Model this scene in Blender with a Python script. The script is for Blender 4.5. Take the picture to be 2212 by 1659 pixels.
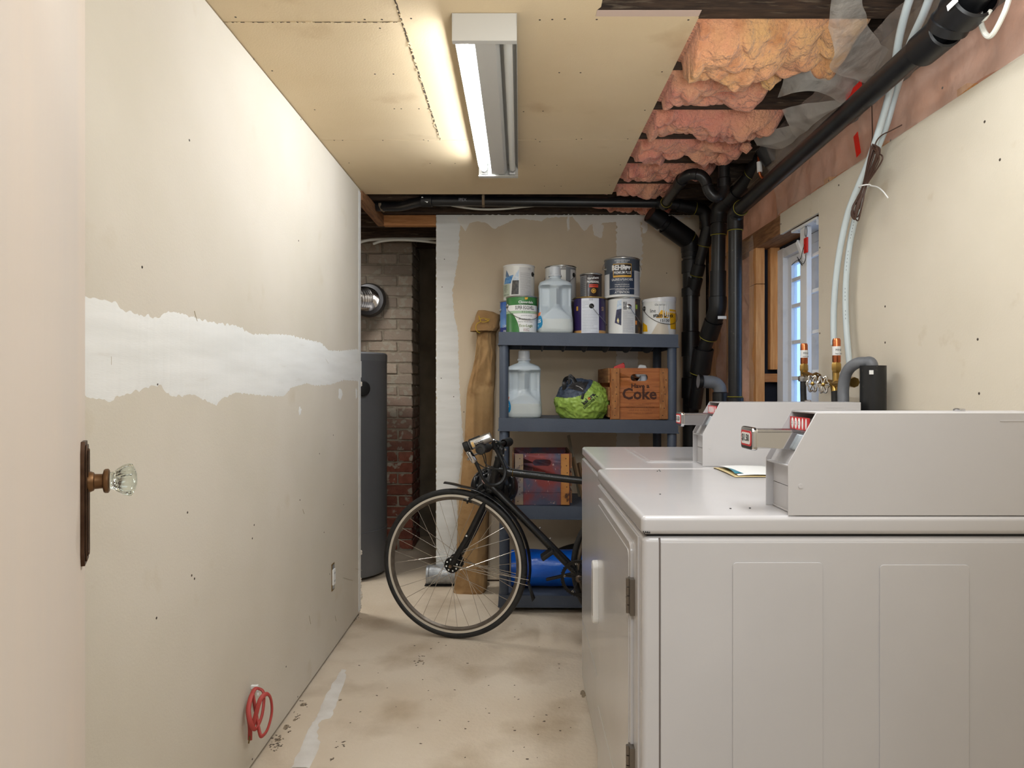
import bpy, bmesh, math, random
from mathutils import Vector, Matrix, noise
R = math.radians
random.seed(7)
SC = bpy.context.scene
COL = SC.collection
for o in list(bpy.data.objects): bpy.data.objects.remove(o)

# ---------------------------------------------------------------- camera, world, lights, exposure
HC, F, CX, CY = 1.147, 1475.0, 1123.0, 833.0        # eye height, focal length in px, vanishing point
cam = bpy.data.cameras.new('camera'); co = bpy.data.objects.new('camera', cam); COL.objects.link(co)
co.location = (0, 0, HC); co.rotation_euler = (R(90), 0, 0)
cam.sensor_width = 36; cam.lens = 36*F/2212
cam.shift_x = -(CX-1106)/2212; cam.shift_y = (CY-829.5)/2212
cam.clip_start = .02
SC.camera = co
w = bpy.data.worlds.new('world'); SC.world = w; w.use_nodes = True
w.node_tree.nodes['Background'].inputs[0].default_value = (.36, .60, 1, 1)
w.node_tree.nodes['Background'].inputs[1].default_value = 1.5
vs = SC.view_settings
vs.view_transform = 'Standard'; vs.look = 'None'; vs.gamma = 1; vs.use_curve_mapping = False
vs.exposure = 0.42
def area(name, loc, rot, sx, sy, power, col):
    l = bpy.data.lights.new(name, 'AREA'); l.shape = 'RECTANGLE'; l.size = sx; l.size_y = sy
    l.energy = power; l.color = col
    o = bpy.data.objects.new(name, l); COL.objects.link(o); o.location = loc; o.rotation_euler = rot
    return o
area('hall_fill', (0.0, -.75, 2.25), (R(25), 0, 0), 1.3, .6, 22, (.90, .96, 1))  # unseen fill added behind the camera to lift the machine sides
area('near_ceiling_fill', (.45, 1.05, 2.125), (0, 0, 0), .25, .8, 12, (.94, .975, 1))  # added fill above the dryer, no fixture known; brightens floor and lower walls
area('bounce_fill', (.40, .62, 1.55), (R(180-14), 0, 0), .45, .45, 14, (.92, .97, 1))  # invented upward fill, bounced off the ceiling for soft light all round
area('alcove_fill', (-1.30, 3.75, 2.08), (0, R(18), 0), .25, .25, 17, (1, .97, .92))  # unseen fill added behind the left wall to brighten the alcove
TUBE = 68.0

def P(px, py, Y): return Vector(((px-CX)/F*Y, Y, HC-(py-CY)/F*Y))
def PX(px, py, X):
    Y = X*F/(px-CX); return Vector((X, Y, HC-(py-CY)/F*Y))
def PZ(px, py, Z):
    Y = (HC-Z)*F/(py-CY); return Vector(((px-CX)/F*Y, Y, Z))

# ---------------------------------------------------------------- materials
def lin(c):
    return tuple((x/255/12.92 if x/255 <= .04045 else ((x/255+.055)/1.055)**2.4) for x in c[:3])+(1,)
MC = {}
def M(name, col, rough=.6, metal=0, c2=None, ns=8, lo=.35, hi=.65, stretch=None, bump=None, spec=.5,
      trans=0, alpha=1, emit=0, c3=None, n3=30, lo3=.6, hi3=.7, coat=0, ior=1.45, detail=6, mask3=None, objrand=0, sheen=0):
    if name in MC: return MC[name]
    m = bpy.data.materials.new(name); m.use_nodes = True; nt = m.node_tree; N = nt.nodes; L = nt.links
    b = N['Principled BSDF']; MC[name] = m
    b.inputs['Base Color'].default_value = lin(col); b.inputs['Roughness'].default_value = rough
    b.inputs['Metallic'].default_value = metal; b.inputs['Specular IOR Level'].default_value = spec
    b.inputs['Transmission Weight'].default_value = trans; b.inputs['Alpha'].default_value = alpha
    b.inputs['Coat Weight'].default_value = coat; b.inputs['IOR'].default_value = ior
    if sheen: b.inputs['Sheen Weight'].default_value = sheen
    if emit:
        b.inputs['Emission Color'].default_value = lin(col); b.inputs['Emission Strength'].default_value = emit
    tc = N.new('ShaderNodeNewGeometry'); mp = N.new('ShaderNodeMapping')
    L.new(tc.outputs['Position'], mp.inputs['Vector'])
    if stretch: mp.inputs['Scale'].default_value = stretch
    out = None
    def noisef(scale, lo, hi):
        n = N.new('ShaderNodeTexNoise'); n.inputs['Scale'].default_value = scale; n.inputs['Detail'].default_value = detail
        L.new(mp.outputs[0], n.inputs['Vector'])
        r = N.new('ShaderNodeMapRange'); r.inputs[1].default_value = lo; r.inputs[2].default_value = hi
        L.new(n.outputs['Fac'], r.inputs[0]); return r.outputs[0]
    if c2:
        mx = N.new('ShaderNodeMix'); mx.data_type = 'RGBA'
        mx.inputs[6].default_value = lin(col); mx.inputs[7].default_value = lin(c2)
        L.new(noisef(ns, lo, hi), mx.inputs[0]); out = mx.outputs[2]
    if c3:
        mx = N.new('ShaderNodeMix'); mx.data_type = 'RGBA'
        if out: L.new(out, mx.inputs[6])
        else: mx.inputs[6].default_value = lin(col)
        mx.inputs[7].default_value = lin(c3); fac = noisef(n3, lo3, hi3)
        if mask3:                                   # the second coat starts above a given height
            sp = N.new('ShaderNodeSeparateXYZ'); L.new(tc.outputs['Position'], sp.inputs[0])
            r = N.new('ShaderNodeMapRange'); r.inputs[1].default_value = mask3[0]; r.inputs[2].default_value = mask3[1]
            r.inputs[3].default_value = -.12; r.inputs[4].default_value = .78
            L.new(sp.outputs[2], r.inputs[0])
            ad = N.new('ShaderNodeMath'); ad.operation = 'ADD'; ad.use_clamp = True
            L.new(fac, ad.inputs[0]); L.new(r.outputs[0], ad.inputs[1]); fac = ad.outputs[0]
        L.new(fac, mx.inputs[0]); out = mx.outputs[2]
    if objrand:
        oi = N.new('ShaderNodeObjectInfo'); r = N.new('ShaderNodeMapRange')
        r.inputs[3].default_value = 1-objrand; r.inputs[4].default_value = 1+objrand
        L.new(oi.outputs['Random'], r.inputs[0])
        hs = N.new('ShaderNodeHueSaturation'); L.new(r.outputs[0], hs.inputs['Value'])
        if out: L.new(out, hs.inputs['Color'])
        else: hs.inputs['Color'].default_value = lin(col)
        out = hs.outputs[0]
    if out:
        L.new(out, b.inputs['Base Color'])
    if bump:
        n = N.new('ShaderNodeTexNoise'); n.inputs['Scale'].default_value = bump[0]; n.inputs['Detail'].default_value = 5
        L.new(mp.outputs[0], n.inputs['Vector'])
        bp = N.new('ShaderNodeBump'); bp.inputs['Strength'].default_value = bump[1]; bp.inputs['Distance'].default_value = bump[2] if len(bump) > 2 else .01
        L.new(n.outputs['Fac'], bp.inputs['Height']); L.new(bp.outputs[0], b.inputs['Normal'])
    return m

drywall = M('drywall paper', (214,204,186), .85, c2=(206,196,177), ns=2.5, bump=(180,.06), c3=(190,174,148), n3=9, lo3=.66, hi3=.85)
drywall_w = M('drywall paper light', (210,202,188), .85, c2=(203,195,179), ns=2.0, bump=(180,.06), c3=(196,184,162), n3=6, lo3=.64, hi3=.85)
drywall_c = M('drywall paper ceiling', (218,197,162), .9, c2=(210,188,152), ns=2, bump=(180,.06), c3=(188,160,124), n3=5, lo3=.62, hi3=.85)
drywall_b = M('drywall paper back', (218,203,178), .9, c2=(210,194,170), ns=3, bump=(150,.06))
compound = M('joint compound', (234,234,231), .8, c2=(222,222,218), ns=3, lo=.3, hi=.7, stretch=(1,1,8), c3=(212,208,200), n3=5, lo3=.64, hi3=.85, bump=(60,.06))
compound2 = M('joint compound thin', (226,221,212), .85, c2=(232,228,221), ns=6)
gypsum = M('gypsum core', (222,214,200), .95, bump=(300,.4))
doorp = M('door paint', (212,202,192), .55, c2=(220,206,192), ns=2, stretch=(2,2,.3), bump=(30,.04))
concrete = M('concrete', (212,199,180), .75, c2=(196,179,156), ns=1.6, lo=.3, hi=.7, c3=(158,138,112), n3=3.4, lo3=.50, hi3=.80, bump=(60,.25), detail=12)
filler = M('floor filler', (218,214,208), .8, c2=(204,198,190), ns=12, bump=(80,.2))
darkwood = M('old joist wood', (74,56,42), .85, c2=(46,34,26), ns=10, stretch=(1,8,8), c3=(128,112,92), n3=11, lo3=.60, hi3=.80, bump=(40,.3))
darkwood2 = M('aged board', (62,46,34), .9, c2=(36,27,21), ns=6, stretch=(1,6,6))
pine = M('pine stud', (222,166,108), .6, c2=(200,138,80), ns=6, stretch=(14,14,1.2), bump=(30,.1))
pineh = M('pine header', (196,138,84), .65, c2=(160,104,60), ns=5, stretch=(1.5,12,12), bump=(30,.1))
pinebrown = M('brown header', (150,106,70), .7, c2=(112,76,48), ns=7, stretch=(14,1.5,14), bump=(30,.1))
felt = M('building felt', (30,34,48), .8)
housep = M('lamp housing enamel', (196,194,188), .4)
whitep = M('white enamel', (226,226,226), .3, coat=.2)
winp = M('window paint', (226,228,232), .45, c2=(205,208,212), ns=14, lo=.55, hi=.75)
glassm = M('window glass', (240,245,250), .02, trans=1, ior=1.05)
abs_ = M('black drain plastic', (20,20,22), .33, c2=(30,30,31), ns=12, c3=(70,66,60), n3=45, lo3=.68, hi3=.74)
abs2 = M('black fitting plastic', (15,15,17), .42)
solv = M('yellow cement ring', (150,140,40), .5)
pex = M('white water pipe', (196,206,208), .35)
pexmark = M('pipe print', (80,84,88), .6)
cablew = M('white cable sheath', (205,203,192), .5)
copper = M('copper', (200,116,76), .28, 1)
brass = M('brass', (172,140,80), .35, 1)
chrome = M('chrome', (210,210,212), .12, 1)
silver = M('satin silver', (190,190,190), .32, 1)
tin = M('can tin', (176,176,174), .3, 1)
steelwire = M('wire steel', (150,150,150), .3, 1)
labelw = M('paper label white', (228,228,226), .5)
ink = M('black ink', (24,24,26), .6)
inkg = M('grey ink', (130,130,134), .6)
whiteink = M('white ink', (232,232,230), .5)
blackrub = M('black rubber', (24,24,25), .6, c2=(40,39,38), ns=30)
blackgl = M('black gloss paint', (14,14,15), .28, c2=(20,20,21), ns=10, c3=(120,118,112), n3=160, lo3=.74, hi3=.76)
blackpl = M('black plastic', (20,20,21), .45)
mach = M('appliance enamel', (190,187,187), .2, c2=(186,183,183), ns=4, coat=.15)
machin = M('coin box enamel', (190,187,187), .35, c2=(186,183,183), ns=4)
hose_g = M('grey hose', (96,98,102), .5, c2=(110,112,116), ns=20)
redtape = M('red tape', (205,30,22), .35)
shelfp = M('slate plastic', (72,80,94), .5, c2=(66,74,88), ns=8, bump=(120,.08))
fabric_b = M('brown canvas', (166,134,92), .95, c2=(148,114,74), ns=5, bump=(14,.5,.02), c3=(112,78,44), n3=7, lo3=.6, hi3=.8)
brickm = M('brick', (128,74,58), .9, c2=(106,58,44), ns=18, bump=(70,.35), c3=(150,142,128), n3=22, lo3=.56, hi3=.64, mask3=(.55,1.15), objrand=.22)
mortar = M('mortar', (150,140,124), .95, c2=(122,112,98), ns=20, bump=(60,.5))
insul = M('pink fibreglass', (226,146,126), 1, c2=(232,168,132), ns=7, c3=(184,92,74), n3=16, lo3=.52, hi3=.8, bump=(90,.8,.02), sheen=.3, detail=9)
insul2 = M('tan fibreglass', (224,176,116), 1, c2=(226,156,118), ns=5, c3=(178,108,62), n3=14, lo3=.52, hi3=.8, bump=(90,.8,.02), sheen=.3, detail=9)
insulw = M('wall fibreglass', (236,184,158), 1, c2=(230,170,138), ns=4, c3=(190,150,122), n3=6, lo3=.62, hi3=.8, bump=(40,.25,.01), detail=9)
heaterm = M('heater enamel', (92,94,98), .4)
galv = M('galvanised', (180,184,188), .35, .6, c2=(140,144,148), ns=40)
def film(name, a, col=(225,220,214), rough=.22):
    m = M(name, col, rough, alpha=a, bump=(9,.45,.06), spec=.9)
    return m
filmm = film('polythene film', .24, (230,214,202), .14); filmd = film('polythene film hazy', .42, (205,200,192), .35)

# ---------------------------------------------------------------- geometry
class G:
    def __init__(s): s.v = []; s.f = []
    def add(s, vs, fs, mat=None):
        n = len(s.v); s.v += [Vector(v) if mat is None else mat @ Vector(v) for v in vs]
        s.f += [tuple(i+n for i in f) for f in fs]; return s
    def box(s, x0, x1, y0, y1, z0, z1, mat=None):
        return s.add([(x0,y0,z0),(x1,y0,z0),(x1,y1,z0),(x0,y1,z0),(x0,y0,z1),(x1,y0,z1),(x1,y1,z1),(x0,y1,z1)],
                     [(0,3,2,1),(4,5,6,7),(0,1,5,4),(1,2,6,5),(2,3,7,6),(3,0,4,7)], mat)
    def beam(s, a, b, wd, ht, up=(0,0,1)):
        a = Vector(a); b = Vector(b); d = b-a; l = d.length; d.normalize()
        x = d.cross(Vector(up)); x.normalize(); z = x.cross(d)
        m = Matrix((x, d, z)).transposed().to_4x4(); m.translation = a
        return s.box(-wd/2, wd/2, 0, l, -ht/2, ht/2, m)
    def tube(s, pts, r, n=12, closed=False, caps=True, flat=None):
        pts = [Vector(p) for p in pts]; k = len(pts)
        rr = r if isinstance(r, (list, tuple)) else [r]*k
        T = []
        for i in range(k):
            if closed: t = pts[(i+1) % k]-pts[i-1]
            else: t = pts[min(i+1, k-1)]-pts[max(i-1, 0)]
            T.append(t.normalized())
        ref = Vector((0,0,1)) if abs(T[0].z) < .9 else Vector((1,0,0))
        N = (ref - T[0]*ref.dot(T[0])).normalized()
        vs = []; 
        for i in range(k):
            N = (N - T[i]*N.dot(T[i])).normalized(); B = T[i].cross(N)
            for j in range(n):
                a = 2*math.pi*j/n
                vs.append(pts[i]+(N*math.cos(a)+B*math.sin(a)*(flat or 1))*rr[i])
        fs = []
        for i in range(k if closed else k-1):
            for j in range(n):
                a = i*n+j; b = i*n+(j+1) % n; c = ((i+1) % k)*n+(j+1) % n; d = ((i+1) % k)*n+j
                fs.append((a, b, c, d))
        if caps and not closed: fs += [tuple(range(n))[::-1], tuple((k-1)*n+j for j in range(n))]
        return s.add(vs, fs)
    def lathe(s, prof, o=(0,0,0), d=(0,0,1), n=32, a0=0, a1=2*math.pi):
        o = Vector(o); d = Vector(d).normalized()
        x = Vector((1,0,0)) if abs(d.x) < .9 else Vector((0,1,0))
        x = (x-d*x.dot(d)).normalized(); y = d.cross(x); full = abs(a1-a0-2*math.pi) < 1e-6
        cols = n if full else n+1; vs = []
        for r, h in prof:
            for j in range(cols):
                a = a0+(a1-a0)*j/n; vs.append(o+d*h+(x*math.cos(a)+y*math.sin(a))*max(r, 1e-5))
        fs = []
        for i in range(len(prof)-1):
            for j in range(n):
                b = (j+1) % cols if full else j+1
                fs.append((i*cols+j, i*cols+b, (i+1)*cols+b, (i+1)*cols+j))
        return s.add(vs, fs)
    def prism(s, poly, fn, t0, t1):              # fn(u, v, t) -> point
        n = len(poly)
        vs = [fn(u, v, t0) for u, v in poly]+[fn(u, v, t1) for u, v in poly]
        return s.add(vs, [tuple(range(n))[::-1], tuple(range(n, 2*n))]+[(i, (i+1) % n, (i+1) % n+n, i+n) for i in range(n)])
    def grid(s, fn, nu, nv, cu=False, cv=False):
        U = nu if cu else nu+1; V = nv if cv else nv+1
        vs = [fn(i/nu, j/nv) for i in range(U) for j in range(V)]
        fs = [(i*V+j, ((i+1) % U)*V+j, ((i+1) % U)*V+(j+1) % V, i*V+(j+1) % V) for i in range(nu) for j in range(nv)]
        return s.add(vs, fs)
    def ribbon(s, top, bot, fn, step, th, jit=0, seed=0):    # strip between two edges given as (u, v) lists; fn(u, v, t)
        def ev(p, u):
            if u <= p[0][0]: return p[0][1]
            for (a, b), (c, d) in zip(p, p[1:]):
                if u <= c: return b+(d-b)*(u-a)/(c-a+1e-9)
            return p[-1][1]
        u0 = top[0][0]; u1 = top[-1][0]; n = max(2, int((u1-u0)/step)); rows = []
        for i in range(n+1):
            u = u0+(u1-u0)*i/n
            jt = jit*(noise.noise(Vector((u*60, seed, 0)))+.5*noise.noise(Vector((u*190, seed, 3))))
            jb = jit*(noise.noise(Vector((u*60, seed+9, 0)))+.5*noise.noise(Vector((u*190, seed+9, 3))))
            a = ev(bot, u)+jb; b = ev(top, u)+jt; e = min(.012, abs(b-a)*.2)
            rows.append([fn(u, a, 0), fn(u, a+e, th), fn(u, b-e, th), fn(u, b, 0)])
        vs = [p for r in rows for p in r]
        fs = [(i*4+j, i*4+j+1, i*4+j+5, i*4+j+4) for i in range(n) for j in range(3)]
        return s.add(vs, fs)
    def ball(s, c, r, n=12, sc=(1,1,1)):
        c = Vector(c); m = max(4, n//2)
        return s.grid(lambda u, v: c+Vector((math.sin(math.pi*v)*math.cos(2*math.pi*u)*r*sc[0], math.sin(math.pi*v)*math.sin(2*math.pi*u)*r*sc[1], math.cos(math.pi*v)*r*sc[2])), n, m, cu=True)
    def to(s, name, mat, parent=None, bev=0, seg=2, smooth=True, label=None, sub=0, solid=0, ang=35, kind=None):
        root = parent
        while root is not None and root.parent is not None: root = root.parent
        off = root.location if root is not None else Vector((0,0,0))
        me = bpy.data.meshes.new(name); me.from_pydata([tuple(v-off) for v in s.v], [], s.f)
        if bev or solid or True:
            bm = bmesh.new(); bm.from_mesh(me)
            bmesh.ops.remove_doubles(bm, verts=bm.verts, dist=1e-6)
            bmesh.ops.recalc_face_normals(bm, faces=bm.faces)
            if bev:
                es = [e for e in bm.edges if len(e.link_faces) == 2 and e.calc_face_angle(0) > R(28)]
                bmesh.ops.bevel(bm, geom=es, offset=bev, segments=seg, profile=.5, affect='EDGES', clamp_overlap=True)
            bm.to_mesh(me); bm.free()
        if smooth:
            for p in me.polygons: p.use_smooth = True
            me.set_sharp_from_angle(angle=R(ang))
        if isinstance(mat, (list, tuple)):
            for mm in mat: me.materials.append(mm)
        else: me.materials.append(mat)
        o = bpy.data.objects.new(name, me); COL.objects.link(o)
        if parent is not None: o.parent = parent
        if label: o['label'] = label
        if kind: o['kind'] = kind
        if solid:
            md = o.modifiers.new('solid', 'SOLIDIFY'); md.thickness = solid; md.offset = 0
        if bev:
            md = o.modifiers.new('wn', 'WEIGHTED_NORMAL'); md.keep_sharp = True
        if sub:
            md = o.modifiers.new('sub', 'SUBSURF'); md.levels = md.render_levels = sub
        return o

def tag(o, label, cat, group=None):
    o['label'] = label; o['category'] = cat
    if group: o['group'] = group
    return o
def thing(name, label, cat, loc=(0,0,0), group=None):
    o = bpy.data.objects.new(name, None); COL.objects.link(o); o.location = loc; o.empty_display_size = .05
    return tag(o, label, cat, group)
def struct(o): o['kind'] = 'structure'; return o
def srt(name, loc=(0,0,0)):
    o = bpy.data.objects.new(name, None); COL.objects.link(o); o.location = loc; return struct(o)
def fillet(pts, r, n=6):
    pts = [Vector(p) for p in pts]; out = [pts[0]]
    for a, b, c in zip(pts, pts[1:], pts[2:]):
        u = (a-b); v = (c-b); k = min(r, u.length*.49, v.length*.49); p = b+u.normalized()*k; q = b+v.normalized()*k
        for i in range(n+1):
            t = i/n; out.append(p*(1-t)**2+b*2*t*(1-t)+q*t*t)
    out.append(pts[-1]); return out
def spline(pts, n=8):
    pts = [Vector(p) for p in pts]; e = [pts[0]*2-pts[1]]+pts+[pts[-1]*2-pts[-2]]; out = []
    for i in range(1, len(e)-2):
        p0, p1, p2, p3 = e[i-1:i+3]
        for k in range(n):
            t = k/n
            out.append(.5*((2*p1)+(p2-p0)*t+(2*p0-5*p1+4*p2-p3)*t*t+(3*p1-p0-3*p2+p3)*t**3))
    out.append(pts[-1]); return out
def rrect(x0, x1, y0, y1, r, n=5):
    out = []
    for cx, cy, a in ((x1-r, y1-r, 0), (x0+r, y1-r, 90), (x0+r, y0+r, 180), (x1-r, y0+r, 270)):
        for i in range(n+1):
            t = R(a+90*i/n); out.append((cx+r*math.cos(t), cy+r*math.sin(t)))
    return out
def text(s, size, fn, mat, parent, name='lettering', sx=1, label=None, bold=0, align='CENTER'):
    cu = bpy.data.curves.new('t', 'FONT'); cu.body = s; cu.size = size; cu.align_x = align; cu.align_y = 'CENTER'
    cu.resolution_u = 2; cu.offset = bold*size; 
    ob = bpy.data.objects.new('t', cu); COL.objects.link(ob)
    me = bpy.data.meshes.new_from_object(ob)
    bpy.data.objects.remove(ob); bpy.data.curves.remove(cu)
    root = parent
    while root is not None and root.parent is not None: root = root.parent
    off = root.location if root is not None else Vector((0,0,0))
    for v in me.vertices: v.co = fn(v.co.x*sx, v.co.y)-off
    me.materials.clear(); me.materials.append(mat)
    o = bpy.data.objects.new(name, me); COL.objects.link(o); o.parent = parent
    if label: o['label'] = label
    return o
def copy_tree(o, parent=None):
    c = o.copy(); COL.objects.link(c)
    if parent is not None: c.parent = parent
    for ch in list(o.children): copy_tree(ch, c)
    return c
# ================================================================ SETTING
XL, XR, ZC = -.803, 1.10, 2.133
def smear(mp, cx, cy, rx, ry, seed, par, mat=None, n=22, th=.0009):
    rim = []
    for i in range(n):
        a = 2*math.pi*i/n; k = .75+.5*noise.noise(Vector((math.cos(a)*1.6, math.sin(a)*1.6, seed)))
        rim.append((cx+rx*k*math.cos(a), cy+ry*k*math.sin(a)))
    vs = [mp(u, v, 0) for u, v in rim]+[mp(cx+(u-cx)*.8, cy+(v-cy)*.8, th) for u, v in rim]
    fs = [(i, (i+1) % n, n+(i+1) % n, n+i) for i in range(n)]+[tuple(range(n, 2*n))]
    return G().add(vs, fs)
# floor
g = G(); g.box(-2.0, 1.6, -1.9, 5.4, -.12, 0); floor = struct(g.to('floor', concrete))
def fl(u, v, t): return Vector((u, v, t))
fpt = lambda px, py: PZ(px, py, 0)
# pale filler strip along the left wall
cps = [((628,1659),(668,1659)),((652,1610),(690,1612)),((664,1580),(686,1585)),((680,1555),(692,1558)),((688,1540),(716,1548)),((705,1500),(729,1512)),((728,1462),(746,1468)),((738,1446),(746,1448))]
g = G(); L_ = [fpt(*a) for a, b in cps]; R_ = [fpt(*b) for a, b in cps]
L2, R2 = spline(L_, 7), spline(R_, 7); vs = []; fs = []
for i, (a, b) in enumerate(zip(L2, R2)):
    j1 = .007*noise.noise(Vector((i*.5, 1, 0))); j2 = .007*noise.noise(Vector((i*.5, 7, 0)))
    a = a+Vector((j1, 0, 0)); b = b+Vector((j2, 0, 0))
    vs += [a, a.lerp(b, .15)+Vector((0,0,.0018)), a.lerp(b, .85)+Vector((0,0,.0018)), b]
fs = [(i*4+j, i*4+j+1, i*4+j+5, i*4+j+4) for i in range(len(L2)-1) for j in range(3)]
g.add(vs, fs).to('filler_strip', filler, floor, label='pale filler strip smoothed over a floor crack')
# grit and chips lying on the floor
g = G(); rs = random.Random(3)
for px, py, n, sp in ((655,1522,2,4),(640,1550,2,4),(600,1600,9,14),(720,1640,4,6),(740,1608,3,5),(909,1428,4,8),(765,1310,6,14),(1255,1420,3,4),(1265,1500,5,8),(1270,1540,8,10),(655,1520,9,9),(640,1545,7,8),(618,1575,10,10),(600,1600,16,12),(592,1612,14,10),(700,1355,8,8),(775,1330,12,8),(760,1345,8,8),(905,1427,10,12),(735,1607,8,10),(1050,1480,14,120),(900,1580,16,150),(1160,1560,14,80),(960,1390,4,30),(690,1350,6,40),(850,1450,5,90),(1150,1390,5,60)):
    for k in range(n):
        c = fpt(px+rs.uniform(-sp, sp), py+rs.uniform(-sp, sp)); s_ = rs.uniform(.002, .0055)
        if c.x > .2: continue
        g.add([c+Vector((s_*math.cos(a+rs.random())*rs.uniform(.6,1.6), s_*math.sin(a+rs.random()), 0)) for a in (0,1.5,3,4.5)]+[c+Vector((0,0,.0016))], [(0,1,4),(1,2,4),(2,3,4),(3,0,4)])
g.to('grit', M('grit', (92,80,68), .9), floor, kind='stuff', smooth=False)

g = G()
for px, py, rx_, ry_, sd in ((655,1522,.014,.018,1),(637,1555,.008,.012,2),(618,1570,.012,.02,3),(600,1598,.012,.02,4),(735,1512,.010,.008,6),(909,1428,.014,.010,7),(722,1350,.02,.03,8),(1262,1500,.02,.04,9)):
    q = fpt(px, py); sm_ = smear(lambda u, v, t: Vector((u, v, t)), q.x, q.y, rx_, ry_, sd, None, th=.0004); g.add(sm_.v, sm_.f)
g.to('stain_crust', M('floor crust', (150,134,112), .9, c2=(128,112,92), ns=60), floor, kind='stuff')

# left wall : stud core, two drywall sheets, compound band, corner bead
wl = G().box(-.905, XL-.0135, .42, 3.435, 0, 2.36).to('wall_left', darkwood2); struct(wl)
def sheet(name, x0, x1, y0, y1, z0, z1, mat, par, bev=.0015):
    return G().box(x0, x1, y0, y1, z0, z1).to(name, mat, par, bev=bev)
sheet('drywall_panel', XL-.013, XL, .42, 3.44, .012, 1.2195, drywall_w, wl)
sheet('drywall_panel', XL-.013, XL, .42, 3.44, 1.2205, 2.131, drywall_w, wl)
G().box(XL-.010, XL+.0015, 3.395, 3.4425, .02, 2.12).box(-.905, XL, 3.436, 3.4455, .02, 2.12).to('corner_bead', compound, wl, bev=.002, label='white corner bead with compound at the wall end')
# crumbling bottom of the corner bead
g = G()
for i in range(14):
    z = .03+i*.011+random.uniform(-.003,.003); g.ball((XL+random.uniform(-.004,.003), 3.443, z), random.uniform(.004,.011), 6)
for z in (.30,.31,1.15,1.16,1.6): g.ball((XL, 3.445, z), .008, 6)
g.to('broken_plaster', gypsum, wl, kind='stuff')
def wm(px, py): q = PX(px, py, XL); return (q.y, q.z)
topp = [(190,641),(248,653),(262,668),(300,680),(345,687),(354,676),(376,673),(427,688),(463,697),(514,704),(544,722),(595,722),(623,723),(656,732),(693,740),(710,757),(735,758),(771,754)]
botp = [(190,858),(225,862),(239,871),(250,858),(272,852),(298,844),(326,833),(348,833),(359,849),(376,856),(421,852),(438,863),(466,875),(480,861),(511,848),(572,855),(614,856),(628,838),(662,828),(682,833),(713,831),(743,821),(773,823)]
T = [(.43, 1.31)]+[wm(*p) for p in topp]+[(3.40, 1.325)]; B_ = [(.43, 1.125)]+[wm(*p) for p in botp]+[(3.40, 1.165)]
G().ribbon(T, B_, lambda u, v, t: Vector((XL+t, u, v)), .006, .0012, .007).to('compound_band', compound, wl, label='white joint compound smeared along the horizontal seam', ang=60)
wmap = lambda u, v, t: Vector((XL+t, u, v))
for px, py, rx, ry, s in ((648,888,.02,.018,2),(735,852,.05,.03,5),(770,850,.03,.03,8)):
    q = wm(px, py); g = smear(wmap, q[0], q[1], rx, ry, s, wl); g.to('compound_smear', compound, wl)
# screw heads and dents in the drywall, too small to be parts
g = G()
def dimple(c, nrm, r=.0035):
    c = Vector(c); nrm = Vector(nrm); g.lathe([(r, 0), (r*.8, .0007), (0, .0006)], c, nrm, 8)
for px, py in ((409,303),(307,577),(578,738),(549,1134),(438,842),(405,1107),(414,1243),(420,1250),(340,830),(648,1080),(712,1240),(618,1440),(643,1505),(545,1640),(338,1335),(645,520),(548,128),(650,258),(742,1090),(545,1163),(720,940),(735,800),(700,1150),(690,980)):
    q = PX(px, py, XL); dimple((XL, q.y, q.z), (1,0,0), .0032)
g.to('screw_heads', M('screw dark', (70,60,50), .6), wl, kind='stuff')
g = G()
for px, py, dx, dy in ((420,672,6,22),(703,775,6,10),(742,1248,20,6),(768,1228,14,4),(240,770,0,18),(654,1100,3,10),(668,1330,3,18),(724,1330,2,12)):
    a = PX(px, py, XL+.0006); b = PX(px+dx, py+dy, XL+.0006); g.beam(a, b, .0012, .0014, (1,0,0))
g.to('scratches', M('scratch', (180,168,146), .9), wl, kind='stuff')

# ceiling : subfloor, joists, drywall sheets
ceil = G().box(-1.9, 1.3, .3, 5.3, 2.36, 2.40).to('ceiling', darkwood2); struct(ceil)
JY = [(.55,.60),(.87,.92),(1.19,1.24),(1.5,1.55),(1.815,1.866),(2.126,2.170),(2.436,2.480),(2.727,2.775),(3.030,3.076),(3.340,3.388),(3.645,3.690),(3.945,3.99),(4.28,4.33),(4.62,4.67),(4.96,5.0)]
for a, b in JY:
    x1 = 1.13
    g = G().box(-1.8, x1, a, b, 2.148, 2.36); o = g.to('joist', darkwood, ceil, bev=.004)
G().box(.66, .75, 1.56, 1.812, 2.20, 2.29).to('blocking', pineh, ceil)
def cs(x0, x1, y0, y1, poly=None):
    if poly: g = G().prism(poly, lambda u, v, t: Vector((u, v, t)), 2.134, 2.147)
    else: g = G().box(x0, x1, y0, y1, 2.134, 2.147)
    return g.to('drywall_panel', drywall_c, ceil, bev=.001)
ZB = 2.134
cs(XL-.01, -.322, .42, 1.852); cs(XL-.01, -.322, 1.857, 2.742); cs(XL-.01, .475, 2.745, 3.523)
cs(0, 0, 0, 0, [(-.318,.42),(.215,.42),(.205,1.4),(.212,1.78),(.203,1.795),(.203,1.825),(.472,1.822),(.480,1.832),(.475,2.7425),(-.318,2.7425)])
G().box(.203,.478,1.795,1.825,2.1338,2.1346).to('gypsum_edge', M('pinkish gypsum', (196,172,158), .9), ceil)
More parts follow.
